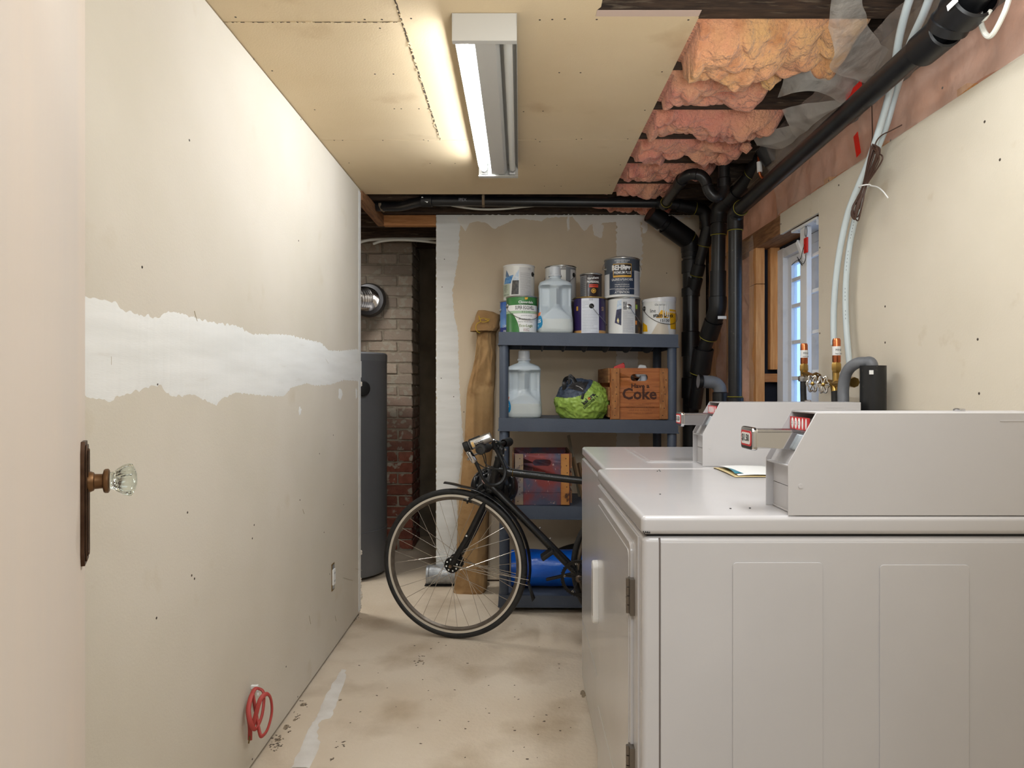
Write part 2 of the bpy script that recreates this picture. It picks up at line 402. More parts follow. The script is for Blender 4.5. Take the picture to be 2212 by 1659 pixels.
# ragged paper and crumbs along the cut seams
g = G(); rs = random.Random(5)
for i in range(110):
    y = rs.uniform(1.70, 2.75); x = -.320+rs.uniform(-.004,.004); s_ = rs.uniform(.0010,.0028)
    g.box(x-s_, x+s_, y-s_*1.5, y+s_*1.5, ZB-s_*.9, ZB)
for i in range(70):
    x = rs.uniform(XL, -.325); s_ = rs.uniform(.0008,.0028); y = 1.855+rs.uniform(-.003,.003)
    g.box(x-s_*1.6, x+s_*1.6, y-s_, y+s_, ZB-s_*.8, ZB)
g.to('torn_paper_edge', drywall_c, ceil, kind='stuff')
g = G()
for i in range(40):
    y = 1.70+i*.0262; x = -.3195+.003*noise.noise(Vector((y*30,0,0))); g.box(x-.0024, x+.0016, y, y+.022, ZB-.0009, ZB)
for i in range(18):
    x = XL+.01+i*.0262; g.box(x, x+.019, 1.8535, 1.8558, ZB-.0007, ZB)
g.to('seam_shadow_gap', M('seam gap', (70,58,44), .95), ceil, kind='stuff')
g = G()
for px, py in ((1166,43),(1193,42),(1220,41),(1289,42),(1487,43),(1208,157),(1254,157),(1131,241),(1173,240),(1157,301),(1166,306),(1245,301),(1256,300),(1155,357),(1203,357),(1430,155),(1393,238),(1356,300),(1340,356),(1317,400),(509,37),(788,42),(825,42),(888,40),(821,61),(588,153),(810,160),(850,160),(680,237),(852,235),(867,235),(905,235),(924,235),(722,303),(740,303),(827,303),(915,302),(925,304),(754,352),(929,353),(983,353),(1176,402),(1212,402)):
    q = PZ(px, py, ZB); dimple((q.x, q.y, ZB), (0,0,-1), .0032)
g.to('screw_heads', M('screw dark', (70,60,50)), ceil, kind='stuff')

# back wall
wb = G().box(-.491, 1.2, 4.013, 4.10, 0, 2.36).to('wall_back', darkwood2); struct(wb)
sheet('drywall_panel', -.491, .568, 4.0, 4.0125, .01, 2.1475, drywall_b, wb); sheet('drywall_panel', .5695, 1.09, 4.0, 4.0125, .01, 2.1475, drywall_b, wb)
bm = lambda px, py: ((px-CX)/F*4.0, HC-(py-CY)/F*4.0)
bmap = lambda u, v, t: Vector((u, 4.0-t, v))
# corner bead strip on the left end (u is height here)
def vstrip(l, r, jit, seed, mat, name, label=None):
    G().ribbon(r, l, lambda u, v, t: Vector((v, 4.0-t, u)), .008, .0012, jit, seed).to(name, mat, wb, label=label, ang=60)
vstrip([(.02,-.490),(2.147,-.490)], [(.02,-.335),(.25,-.36),(.5,-.37),(.8,-.33),(1.1,-.352),(1.3,-.36),(1.45,-.36),(1.56,-.385),(1.7,-.395),(1.9,-.36),(2.02,-.355),(2.147,-.345)], .007, 2, compound, 'corner_bead', 'white compounded corner strip at the wall end')
vstrip([(.02,.565),(2.147,.565)], [(.02,.72),(.8,.70),(1.2,.69),(1.7,.70),(1.95,.72),(2.147,.70)], .012, 4, compound2, 'compound_seam')
tt = [(-.345,2.147),(.70,2.147),(1.0,2.147)]
bb = [bm(*p) for p in ((988,478),(1000,492),(1006,500),(1014,482),(1030,478),(1052,482),(1066,495),(1090,484),(1112,474),(1120,472),(1140,474),(1170,478),(1182,470),(1236,468),(1248,482),(1262,500),(1280,482),(1290,500),(1300,482),(1340,478),(1384,480),(1405,484),(1420,500),(1440,485),(1480,470))]
G().ribbon([(bb[0][0],2.147),(1.0,2.147)], bb, bmap, .006, .0013, .006, 6).to('compound_band', compound2, wb, ang=60)
for k, (px, py, rx, ry) in enumerate(((1228,480,.012,.06),(1292,495,.045,.05),(1393,490,.03,.04))):
    q = bm(px, py); smear(bmap, q[0], q[1], rx, ry, k*3, wb).to('compound_smear', compound2, wb)
g = G()
for px, py in ((953,817),(980,857),(1002,890),(1008,893),(1440,590),(960,560),(955,620)): q = P(px, py, 3.999); dimple((q.x, 3.9985, q.z), (0,-1,0), .003)
g.to('screw_heads', M('screw dark', (70,60,50)), wb, kind='stuff')

# alcove beyond the left wall
wa = G().box(-1.9, 1.2, 5.2, 5.3, 0, 2.36).to('wall_alcove_back', M('alcove board', (140,128,112), .9, c2=(110,100,86), ns=4)); struct(wa)
struct(G().box(-1.9, -1.8, 3.4, 5.2, 0, 2.36).to('wall_alcove_left', M('alcove board', (0,0,0))))
struct(G().box(-1.9, -.905, 3.35, 3.436, 0, 2.36).to('wall_alcove_front', darkwood2))
struct(G().box(-.491, -.44, 4.1, 5.2, 0, 2.36).to('wall_alcove_right', M('alcove board', (0,0,0))))
G().box(-.838, -.797, 3.46, 4.04, 2.088, 2.147).to('plate', pinebrown, ceil, bev=.002, label='brown wood plate under the joists beside the opening')
G().box(-.80, -.492, 4.0, 4.045, 2.085, 2.147).to('header', pineh, ceil, bev=.003, label='orange pine header over the opening')
# chimney
ch = G().box(-1.345, -.753, 4.748, 5.09, 0, 2.3).to('brick_chimney', mortar); tag(ch, 'painted brick chimney with bare red bricks low down, behind the grey tank', 'chimney')
protos = {}
rb = random.Random(11)
def brick(x0, x1, y0, y1, z):
    key = (round(x1-x0, 3), round(y1-y0, 3), rb.randrange(4))
    if key not in protos:
        g = G(); hx, hy, hz = (x1-x0)/2, (y1-y0)/2, .0325
        bmx = bmesh.new(); bmesh.ops.create_cube(bmx, size=2)
        for v in bmx.verts: v.co = Vector((v.co.x*hx, v.co.y*hy, v.co.z*hz))+Vector([rb.uniform(-.0035,.0035) for _ in range(3)])
        bmesh.ops.bevel(bmx, geom=list(bmx.edges), offset=.005, segments=1, affect='EDGES')
        me = bpy.data.meshes.new('brick'); bmx.to_mesh(me); bmx.free(); me.materials.append(brickm); protos[key] = me
    o = bpy.data.objects.new('brick', protos[key]); COL.objects.link(o); o.parent = ch
    o.location = ((x0+x1)/2, (y0+y1)/2+rb.uniform(-.003,.003), z+.0325+rb.uniform(-.001,.001)); o.rotation_euler = (0, 0, rb.uniform(-.012,.012))
for c in range(30):
    z = .008+c*.0765; xr = -.7455; yf = 4.74
    if c % 2:
        brick(xr-.2, xr, yf, yf+.095, z); brick(xr-.412, xr-.212, yf, yf+.095, z); brick(xr-.6, xr-.424, yf, yf+.095, z)
        brick(xr-.095, xr, yf+.107, yf+.223+.12, z)
    else:
        brick(xr-.095, xr, yf, yf+.2, z); brick(xr-.307, xr-.107, yf, yf+.095, z); brick(xr-.519, xr-.319, yf, yf+.095, z)
        brick(xr-.6, xr-.531, yf, yf+.095, z); brick(xr-.095, xr, yf+.212, yf+.35, z)

# front wall (behind the lens) and the hall the camera stands in
wf = G().box(-2.0, -.47, .34, .42, 0, 2.36).box(.47, 1.25, .34, .42, 0, 2.36).box(-.47, .47, .34, .42, 2.05, 2.36).to('wall_front', drywall_w); struct(wf)
hm = M('hall paint', (214,206,196), .8)
struct(G().box(-1.9, -1.8, -1.9, .34, 0, 2.4).to('wall_hall_left', hm)); struct(G().box(1.5, 1.6, -1.9, .34, 0, 2.4).to('wall_hall_right', hm))
struct(G().box(-1.9, 1.6, -2.0, -1.9, 0, 2.4).to('wall_hall_back', hm)); struct(G().box(-1.9, 1.6, -2.0, .36, 2.4, 2.45).to('ceiling_hall', hm))

# right wall : sheathing with a window hole, framing, drywall
WY0, WY1, WZ0, WZ1 = 2.28, 3.19, .98, 1.775
wr = G().box(1.215, 1.26, .3, WY0, 0, 2.36).box(1.215, 1.26, WY1, 5.2, 0, 2.36).box(1.215, 1.26, WY0, WY1, 0, WZ0).box(1.215, 1.26, WY0, WY1, WZ1, 2.36).to('wall_right', felt); struct(wr)
sheet('drywall_panel', XR, XR+.0125, .42, 2.515, .012, 1.873, drywall, wr)
sheet('drywall_panel', XR, XR+.0125, 2.5155, 2.887, 1.785, 1.873, drywall, wr)
sheet('drywall_panel', XR, XR+.0125, 2.5155, 3.18, .012, .97, drywall, wr)
for y in (.46,.90,1.30,1.70,2.10,2.46): G().box(XR+.013, 1.214, y, y+.038, 0, 1.9).to('stud', pine, wr)
G().box(1.101, 1.142, 3.184, 3.28, 0, 1.62).to('stud', pine, wr, bev=.002); G().box(1.101, 1.142, 3.184, 3.28, 1.622, 1.79).to('stud', pine, wr, bev=.002)
G().box(1.168, 1.211, 3.18, 3.22, 1.222, 1.79).to('stud', pine, wr, bev=.002)
G().box(1.142, 1.211, 3.184, 3.222, 1.163, 1.203).to('blocking', pineh, wr, bev=.002)
G().box(1.142, 1.215, 3.235, 3.262, 0, 1.79).to('sheathing', felt, wr)
for y in (3.60, 3.93): G().box(1.10, 1.2, y, y+.04, 0, 2.0).to('stud', pine, wr)
G().box(1.101, 1.213, 2.52, 3.5, 1.79, 1.868).to('header', pinebrown, wr, bev=.003)
G().box(1.113, 1.213, 2.519, 2.53, .98, 1.785).to('jamb_board', winp, wr)
G().box(1.05, 1.19, .42, 4.0, 2.06, 2.147).to('top_plate', M('grey brown beam', (112,98,82), .9, c2=(80,68,56), ns=5, stretch=(8,1,8)), wr, bev=.004)
g = G()
for px, py in ((2036,190),(1771,535),(1771,720),(2127,263),(1924,303),(2112,733),(2115,850),(1912,740),(1912,662),(1790,390),(1812,400),(1687,484),(2160,345)): q = PX(px, py, XR); dimple((XR, q.y, q.z), (-1,0,0), .0036)
g.to('screw_heads', M('screw dark', (70,60,50)), wr, kind='stuff')

# wall insulation behind the film
def lump(fn, nu, nv, amp, sc, seed, off):
    def f(u, v):
        p = Vector(fn(u, v)); q = Vector((p.x*sc, p.y*sc, p.z*sc+seed))
        d = noise.fractal(q, 1.0, 2.0, 5)*amp+abs(noise.noise(q*.6))*amp*.8
        return p+Vector(off)*d
    return G().grid(f, nu, nv)
def batt(name, label, g, mat=insul, group=None):
    return tag(g.to(name, mat, ang=180), label, 'insulation', group)
batt('insulation_batt', 'strip of pink fiberglass behind clear film above the right wall board', lump(lambda u, v: (1.15, .45+u*3.53, 1.872+v*.185), 300, 22, .012, 7, 3, (-1,0,0)), insulw)
batt('insulation_batt', 'pink fiberglass in the stud bay left of the window, behind film', lump(lambda u, v: (1.15, 3.285+u*.70, .02+v*1.83), 80, 170, .03, 7, 8, (-1,0,0)), insulw)

# ceiling insulation, one batt per joist bay
bays = [(1.866,2.126,.44,.99,.075,insul2,'tan and orange fiberglass batt sagging from the nearest ceiling bay, beside the plastic'),
        (2.170,2.436,.42,.86,.03,insul,'pink fiberglass batt in the second ceiling bay, below the tan one'),
        (2.480,2.727,.40,1.0,.045,insul,'salmon fiberglass batt in the third bay, hanging lowest at its right end'),
        (2.775,3.030,.38,.97,.028,insul,'pink fiberglass batt in the fourth ceiling bay, above the P-trap'),
        (3.076,3.340,.34,.93,.02,insul,'pink fiberglass batt behind the top of the black P-trap'),
        (3.388,3.645,.30,.80,.012,insul,'pink fiberglass batt just above the long horizontal drain pipe'),
        (3.690,3.945,.30,.9,.008,insul,'pink fiberglass tuck behind the pipes at the back wall')]
for k, (y0, y1, x0, x1, amp, mt, lb) in enumerate(bays):
    def f(u, v, y0=y0, y1=y1, x0=x0, x1=x1, amp=amp, k=k):
        x = x0+(x1-x0)*u; y = y0+(y1-y0)*v
        e = (1-abs(2*v-1)**5)*(1-max(0, (u-.86)/.14)**2)
        q = Vector((x*6, y*6, k*5.0))
        big = noise.noise(q*.7); n = noise.fractal(q*2.4, 1.2, 2.1, 4); puff = abs(noise.noise(q*1.5+Vector((4,4,4))))**.6; pf2 = abs(noise.noise(q*3.1+Vector((1,7,2))))**.7
        z = 2.178-e*(.030+amp*(.75+.6*big))-.008*n-.052*puff*e-.024*pf2*(.3+e)+.018
        hole = noise.noise(Vector((x*5.5+3.3, y*5.5, k*3.1)))
        if hole > .38: z += (hole-.38)*.35
        yy = y+.016*noise.noise(Vector((x*9, y*9, k+40)))*(e+.15)
        if x < .50: z = max(z, 2.149+(.50-x)*.3)
        return Vector((x, yy, min(z, 2.3)))
    batt('insulation_batt', lb, G().grid(f, 170, 64), mt)
# tufts hanging from the batts
for (px, py, z, r, ln, mt, lb) in ((1662,165,2.12,.03,.07,insul2,'fraying tan tuft hanging below the tan batt'),(1612,320,2.11,.022,.05,insul,'pink tuft hanging beside the pipes'),(1560,345,2.10,.02,.05,insul,'small pink tuft by the vertical vent pipe')):
    c = PZ(px, py, z)
    g = G().grid(lambda u, v, c=c, r=r, ln=ln: c+Vector((math.cos(u*6.283)*math.sin(v*3.14)*r*(1+.5*noise.noise(Vector((u*8, v*5, r*99)))), math.sin(u*6.283)*math.sin(v*3.14)*r, .03-(v*ln*(1+.4*noise.noise(Vector((u*9, 2, 1))))))), 24, 16, cu=True)
    tag(g.to('fiberglass_tuft', mt, ang=180), lb, 'insulation')

# ---------------------------------------------------------------- window
w1 = srt('window_1', (1.23, 2.73, 1.3))
g = G()
for a in ((1.20,1.255,WY1-.075,WY1-.004,WZ0,WZ1),(1.20,1.255,WY0+.004,WY0+.05,WZ0,WZ1),(1.2,1.255,WY0+.051,WY1-.076,WZ1-.045,WZ1-.003),(1.19,1.255,WY0+.051,WY1-.076,WZ0,WZ0+.04)): g.box(*a)
g.to('window_frame', winp, w1, bev=.003)
def sash(y0, y1, x, nm):
    g = G(); z0, z1 = WZ0+.04, WZ1-.045; s_ = .04
    for a in ((x,x+.028,y1-s_,y1,z0,z1),(x,x+.028,y0,y0+s_,z0,z1),(x,x+.028,y0+s_+.0004,y1-s_-.0004,z1-s_,z1),(x,x+.028,y0+s_+.0004,y1-s_-.0004,z0,z0+s_)): g.box(*a)
    so = g.to('sash', winp, w1, bev=.002)
    G().box(x+.012, x+.015, y0+s_*.8, y1-s_*.8, z0+s_*.8, z1-s_*.8).to('pane', glassm, so)
    for z in (1.18, 1.341, 1.503, 1.62): G().box(x+.003, x+.024, y0+s_*.9, y1-s_*.9, z-.008, z+.008).to('muntin', winp, so)
    for t in (.5,): y = y0+(y1-y0)*t; G().box(x+.003, x+.024, y-.008, y+.008, z0+s_*.9, z1-s_*.9).to('muntin', winp, so)
sash(2.80, 3.115, 1.222, 'a'); sash(2.33, 2.80, 1.226, 'b')
G().box(1.2, 1.222, 2.74, 2.84, WZ0+.04, WZ1-.045).to('mullion', winp, w1, bev=.002)
# white security bar in front of the window
sb = thing('security_bar', 'white painted steel bar bracketed across the window opening', 'window bar', (1.13, 2.7, 1.0))
G().box(1.122, 1.142, 2.672, 2.735, .975, 1.772).to('upright', whitep, sb, bev=.002)
G().box(1.112, 1.20, 2.56, 2.80, 1.772, 1.782).box(1.112, 1.2, 2.56, 2.562, 1.75, 1.775).to('mounting_plate', whitep, sb, bev=.001)
for z in (1.20, 1.355, 1.515, 1.655): G().beam((1.15, 2.72, z), (1.15, 2.53, z+.004), .012, .014).to('crossbar', whitep, sb, bev=.002)
g = G()
for y in (2.6, 2.66, 2.76): g.lathe([(.005,0),(.004,-.003),(0,-.004)], (1.125, y, 1.772), (0,0,1), 10)
g.to('screw', silver, sb)
q = PX(1731, 590, 1.10)
G().beam(PX(1722, 522, 1.12), PX(1736, 560, 1.12), .008, .018).to('latch_arm', whitep, sb, bev=.001)
tg = thing('padlock_tag', 'small red tag hooked on the white bar at the window top', 'tag', PX(1741, 530, 1.115))
G().box(1.112, 1.118, PX(1741,530,1.115).y-.016, PX(1741,530,1.115).y+.016, PX(1741,530,1.115).z-.03, PX(1741,530,1.115).z+.03).to('tag_plate', redtape, tg, bev=.002)
c = PX(1741, 500, 1.115); G().tube([c+Vector((0, .010*math.cos(a), .02*math.sin(a))) for a in [i*.4 for i in range(16)]], .0018, 6, closed=True).to('hook', steelwire, tg)
wr_ = G().tube(spline([PX(1710,573,1.12), PX(1718,565,1.12), PX(1724,562,1.11), PX(1730,558,1.11), PX(1733,545,1.112), PX(1738,528,1.112)], 6), .0014, 5)
wr_.tube(spline([PX(1722,555,1.11), PX(1729,565,1.115), PX(1735,570,1.11), PX(1740,560,1.11), PX(1741,548,1.112)], 6), .0014, 5)
wr_.tube(spline([PX(1724,560,1.11), PX(1727,566,1.108), PX(1733,573,1.108)], 5), .0016, 5)
tag(wr_.to('twisted_wire', blackpl), 'twisted black wire tied around the white bar', 'wire')

# ---------------------------------------------------------------- polythene film
def filmsheet(name, label, rows, mat, nu=60, nv=24, amp=.012, sc=6, th=0):
    # rows : list of splines (equal counts) lofted
    rr = [spline(r, 10) for r in rows]; k = len(rr); n = len(rr[0])
    def f(u, v):
        x = u*(n-1); i = min(int(x), n-2); t = x-i
        y = v*(k-1); j = min(int(y), k-2); s_ = y-j
        p = rr[j][i].lerp(rr[j][i+1], t).lerp(rr[j+1][i].lerp(rr[j+1][i+1], t), s_)
        q = p*sc
        return p+Vector((noise.noise(q), noise.noise(q+Vector((9,0,0))), noise.noise(q+Vector((0,9,0)))))*amp
    o = G().grid(f, nu, nv).to(name, mat, ang=180)
    return tag(o, label, 'plastic sheet')
filmsheet('plastic_sheet', 'long clear plastic film over the pink insulation above the right wall board',
    [[(1.094,y,1.868) for y in (.45,1,1.5,2,2.5,2.9)], [(1.085,y,1.96) for y in (.45,1,1.5,2,2.5,2.9)], [(1.045,y,2.06) for y in (.45,1,1.5,2,2.5,2.9)], [(1.00,y,2.145) for y in (.45,1,1.5,2,2.5,2.9)]], filmm, 160, 16, .012, 9)
filmsheet('plastic_sheet', 'clear film hanging over the stud bay between the window and black pipes',
    [[(1.092,y,z) for z in (.03,.5,1,1.5,1.85)] for y in (3.19,3.25,3.35,3.5,3.7,3.95)], filmm, 90, 40, .014, 9)
filmsheet('plastic_sheet', 'hazy film bunched under the joists at the upper right, over the tan batt',
    [[PZ(x,y,z) for x,y,z in r] for r in ([(1850,-60,2.10),(1880,60,2.09),(1930,120,2.10),(1990,160,2.12)],[(1800,-20,2.09),(1826,60,2.07),(1850,130,2.06),(1900,190,2.08)],[(1790,60,2.08),(1800,110,2.05),(1790,150,2.04),(1850,175,2.05)])], filmd, 50, 30, .008, 14)
filmsheet('plastic_sheet', 'pointed flap of hazy film drooping below the tan batt',
    [[PZ(x,y,z) for x,y,z in r] for r in ([(1700,142,2.12),(1760,142,2.10),(1830,150,2.1),(1890,170,2.1)],[(1690,180,2.10),(1750,172,2.07),(1800,185,2.06),(1850,212,2.06)],[(1678,211,2.09),(1720,200,2.06),(1770,200,2.05),(1815,222,2.05)])], filmd, 50, 24, .006, 14)
filmsheet('plastic_sheet', 'pointed flap of film above the drain pipe, beside the red tape',
    [[PZ(x,y,z) for x,y,z in r] for r in ([(1690,235,2.12),(1740,225,2.09),(1790,218,2.07),(1835,212,2.06)],[(1700,262,2.08),(1735,260,2.06),(1775,245,2.05),(1815,228,2.05)],[(1719,299,2.05),(1722,298,2.05),(1750,275,2.045),(1790,240,2.045)])], filmd, 40, 20, .004, 14)
filmsheet('plastic_sheet', 'dull film flap curling from the batt end above the pipe cluster',
    [[PZ(x,y,z) for x,y,z in r] for r in ([(1628,300,2.12),(1655,285,2.11),(1690,275,2.09),(1720,270,2.08)],[(1635,315,2.09),(1665,312,2.07),(1700,300,2.06),(1722,282,2.06)],[(1650,318,2.08),(1680,322,2.06),(1705,312,2.05),(1724,295,2.05)])], filmd, 40, 20, .004, 14)
for (a, b, w_, lb) in ((PX(1862,188,1.04), PX(1828,222,1.035), .05, 'red tape patch on the film above the diagonal drain pipe'), (PX(1848,290,1.082), PX(1855,335,1.082), .028, 'narrow red tape strip on the film below the diagonal drain pipe')):
    tag(G().beam(a, b, w_, .0015, (1,0,0)).to('red_tape', M('bright red tape', (226,36,24), .3), bev=.0005), lb, 'tape')
# ================================================================ FLUORESCENT FIXTURE
lt = thing('ceiling_light', 'white two-tube fluorescent fixture, left tube lit and right one dark', 'light', (-.094, 2.4, 2.133))
lx0, lx1, ly0, ly1 = -.180, -.008, 1.807, 3.006
G().box(lx0, lx1, ly0+.002, ly1-.002, 2.118, 2.133).box(lx0, lx0+.0015, ly0, ly1, 2.10, 2.133).box(lx1-.0015, lx1, ly0, ly1, 2.10, 2.133).to('housing', housep, lt)
g = G(); g.prism([(-.132,2.119),(-.132,2.085),(-.122,2.068),(-.066,2.068),(-.056,2.085),(-.056,2.119)], lambda u, v, t: Vector((u, t, v)), ly0+.02, ly1-.03)
g.to('ballast_cover', housep, lt, bev=.002)
G().box(lx0, lx1, ly0, ly0+.004, 2.062, 2.133).box(lx0, lx1, ly0, ly0+.02, 2.060, 2.064).to('end_cap', housep, lt, bev=.001)
G().box(lx0, lx1, ly1-.004, ly1, 2.062, 2.133).box(lx0, lx1, ly1-.03, ly1, 2.060, 2.064).to('end_cap', housep, lt, bev=.001)
tubelit = M('lit tube', (243, 249, 255), .4, emit=TUBE); tubeoff = M('dark tube', (222,222,216), .25)
for x, mt, lb in ((-.155, tubelit, 'glowing white tube'), (-.033, tubeoff, 'unlit white tube')):
    t = G().tube([(x, ly0+.03, 2.088), (x, ly1-.04, 2.088)], .0127, 20).to('fluorescent_tube', mt, lt, label=lb)
    for a, b in ((ly0+.018, ly0+.042), (ly1-.052, ly1-.028)): G().tube([(x, a, 2.088), (x, b, 2.088)], .0136, 20).to('tube_end_cap', silver, t)
    for a in (ly0+.008, ly1-.022): G().box(x-.013, x+.013, a, a+.012, 2.07, 2.118).to('lamp_holder', whitep, lt, bev=.002)

# ================================================================ DOOR
dA = Vector((-.737, 1.158)); dB = Vector((-.385, .480)); dd = (dB-dA).normalized(); dn = Vector((-dd.y, dd.x))
if dn.x < 0: dn = -dn
door = srt('door_1', (dA.x, dA.y, 0))
DM = Matrix(((dd.x, dn.x, 0, dA.x), (dd.y, dn.y, 0, dA.y), (0, 0, 1, 0), (0, 0, 0, 1)))   # local: along door, out of face, up
G().box(0, .764, -.036, 0, .01, 2.03, DM).to('door_leaf', doorp, door, bev=.003)
kp = Vector(((0), 0, 0))
KZ = HC-(1033-CY)/F*1.16
bronze = M('aged bronze', (92,70,56), .42, .85, c2=(70,50,38), ns=30)
pc = .052
pl = G()
for (hw, hh, a, b) in ((.027, .100, 0, .006), (.021, .094, .006, .0085)):
    poly = [(-hw, -hh+.02), (-hw+.008, -hh), (hw-.008, -hh), (hw, -hh+.02), (hw, hh-.02), (hw-.008, hh), (-hw+.008, hh), (-hw, hh-.02)]
    zc = HC-(1073-CY)/F*1.17
    pl.prism(poly, lambda u, v, t: DM @ Vector((pc+u, t, zc+v)), a, b)
for u in (-.012, 0, .012): pl.add([DM @ Vector((pc+u+s_*.002, .0085+t, zc+v)) for s_ in (-1, 1) for t in (0, .0015) for v in (-.085, .085)], [(0,1,3,2),(4,6,7,5),(2,3,7,6),(0,4,5,1)])
pl.to('door_plate', bronze, door, bev=.001)
g = G()
for v in (-.082, .084): g.lathe([(.004, .0085), (.0035, .0105), (0, .011)], DM @ Vector((pc, 0, zc+v)), DM.to_3x3() @ Vector((0, 1, 0)), 12)
g.to('plate_screw', bronze, door)
ko = DM @ Vector((pc, .008, KZ)); kd = DM.to_3x3() @ Vector((0, 1, 0))
nk = G().lathe([(.0,0),(.0165,0),(.017,.004),(.0150,.0085),(.0125,.010),(.012,.020),(.0125,.021),(.0185,.0225),(.020,.025),(.020,.029),(.017,.031),(0,.031)], ko, kd, 32).to('knob_neck', M('knob brass', (118,88,60), .42, .85), door)
kg = G(); prof = [(.0005,.0315),(.014,.0315),(.0142,.035),(.0170,.041),(.0230,.051),(.0250,.059),(.0242,.063),(.018,.068),(.009,.0705),(.0005,.071)]
def kfn(u, v):
    i = v*(len(prof)-1); a = min(int(i), len(prof)-2); t = i-a; r = prof[a][0]*(1-t)+prof[a+1][0]*t; h = prof[a][1]*(1-t)+prof[a+1][1]*t
    fl_ = 1+.075*abs(math.cos(u*math.pi*12))*(1.3 if .040 < h < .066 else .2)
    x = Vector((0,0,1)); y = kd.cross(x)
    return ko+kd*h+(x*math.cos(u*2*math.pi)+y*math.sin(u*2*math.pi))*r*fl_
kg.grid(kfn, 144, 27, cu=True).to('glass_knob', M('clear knob glass', (236,246,240), .02, trans=1, ior=1.5), door, ang=25)
G().lathe([(.0006,.033),(.010,.0335),(.0006,.035)], ko, kd, 24).to('knob_backing', chrome, door)
# hinge side casing beside the leaf is out of frame; keyhole
G().lathe([(.004,.0088),(0,.0095)], DM @ Vector((pc, 0, zc-.05)), kd, 12).to('keyhole', blackpl, door)

# ================================================================ DRAIN PIPES
def coupling(pipe, a, b, r, mat=None):
    a = Vector(a); b = Vector(b); d = (b-a); l = d.length
    return G().lathe([(r*.9,0),(r,0),(r*1.0,.006*1),(r,l-.004),(r*.9,l)], a, d, 28).to('coupling', mat or abs2, pipe)
def ring(pipe, c, d, r): return G().lathe([(r, -.0016), (r+.0016, 0), (r, .0016)], c, d, 28).to('cement_ring', solv, pipe)
def pipe(name, label, pts, r, fil=.06, mat=None, n=24):
    pts = [Vector(p) for p in pts]; root = thing(name, label, 'pipe', pts[0])
    G().tube(fillet(pts, fil, 8), r, n).to('pipe_run', mat or abs_, root); return root
def couple_on(root, p, q, t0, t1, r, rings=True):
    p = Vector(p); q = Vector(q); a = p.lerp(q, t0); b = p.lerp(q, t1); coupling(root, a, b, r)
    if rings: ring(root, b, (q-p).normalized(), r*.94)
# D: diagonal main along the right wall, then down
pa = P(2105, -60, 1.40); pa.x = .965; pe = P(1588, 462, 3.07); pv = P(1583, 900, 3.08)
pa = PX(2140, -50, .965); pe = Vector((.965, 3.06, HC+373*3.06/F)); pb = Vector((.965, 3.06, .35))
nearp = PX(2096, 8, .965)
D = pipe('drain_pipe', 'long black drain pipe running diagonally along the right wall, dropping behind the washer', [nearp, pe, pb], .030, .07)
dirD = (pe-nearp).normalized()
elbow = lambda root, c, d1, d2, r, l=.06: G().tube(fillet([c-d1*l, c, c+d2*l], .055, 10), r, 24).to('elbow', abs2, root)
elbow(D, pe, dirD, Vector((0,0,-1)), .0355, .075); ring(D, pe-dirD*.082, dirD, .033); ring(D, pe-Vector((0,0,.080)), Vector((0,0,-1)), .033)
for z in (1.02,): coupling(D, (pb.x, pb.y, z), (pb.x, pb.y, z+.075), .0365); ring(D, (pb.x,pb.y,z+.077), (0,0,1), .0335); ring(D, (pb.x,pb.y,z-.002), (0,0,1), .0335)
up = PX(2035, 70, .965)
coupling(D, PX(1992, 108, .965), PX(2046, 62, .965), .040); coupling(D, PX(2046, 62, .965), PX(2058, 40, .965), .045)
G().tube([PX(2050, 52, .965), PX(2110, -30, .965), Vector((.965, .50, 2.02))], .042, 24).to('reducer', abs2, D)
coupling(D, PX(2075, 25, .965), PX(2110, -12, .965), .050)
ql = PX(2102, 14, .965); G().beam(ql+Vector((-.050,.008,.0)), ql+Vector((-.050,-.026,.002)), .012, .001, (1,0,.2)).to('label_sticker', labelw, D)
# C: upper right pipe coming down to the wye
c0 = P(1655, 335, 3.0); c1 = P(1605, 402, 3.2); c2 = P(1553, 452, 3.35); c3 = P(1550, 668, 3.36); c4 = P(1518, 765, 3.5); c5 = P(1500, 880, 3.6)
Cp = pipe('drain_pipe', 'black drain pipe slanting from the joists into the middle stack, left of the diagonal one', [c0, c1, c2, c3, c4, c5], .034, .05)
couple_on(Cp, c0, c1, -.25, .55, .043); couple_on(Cp, c1, c2, .25, .8, .040); elbow(Cp, c2, (c2-c1).normalized(), Vector((0,0,-1)), .041, .07)
couple_on(Cp, c2, c3, .16, .26, .040); couple_on(Cp, c2, c3, .62, .88, .039); elbow(Cp, c3, (c3-c2).normalized(), (c4-c3).normalized(), .043, .06)
couple_on(Cp, c3, c4, .25, .62, .046); couple_on(Cp, c4, c5, -.1, .35, .052)
qs = c3+Vector((-.03, -.045, -.02)); G().beam(c3+Vector((-.012,-.046,-.045)), c3+Vector((.03,-.044,-.045)), .002, .014).to('label_sticker', labelw, Cp)
# A: big left stack with wye
a0 = P(1405, 460, 3.72); a1 = P(1492, 522, 3.80); a2 = P(1495, 900, 3.80)
A = pipe('drain_pipe', 'large black stack standing left of the pipe cluster, with a slanting branch', [a0, a1, (a1.x, a1.y, .25)], .044, .06)
couple_on(A, a0, a1, .0, .30, .052, False); couple_on(A, a0, a1, .38, .95, .056); az = lambda py: HC-(py-CY)/F*3.8
for p0, p1 in ((532,556),(562,590),(622,640),(716,770),(815,860)): coupling(A, (a1.x, a1.y, az(p1)), (a1.x, a1.y, az(p0)), .050)
elbow(A, a1, (a1-a0).normalized(), Vector((0,0,-1)), .053, .06)
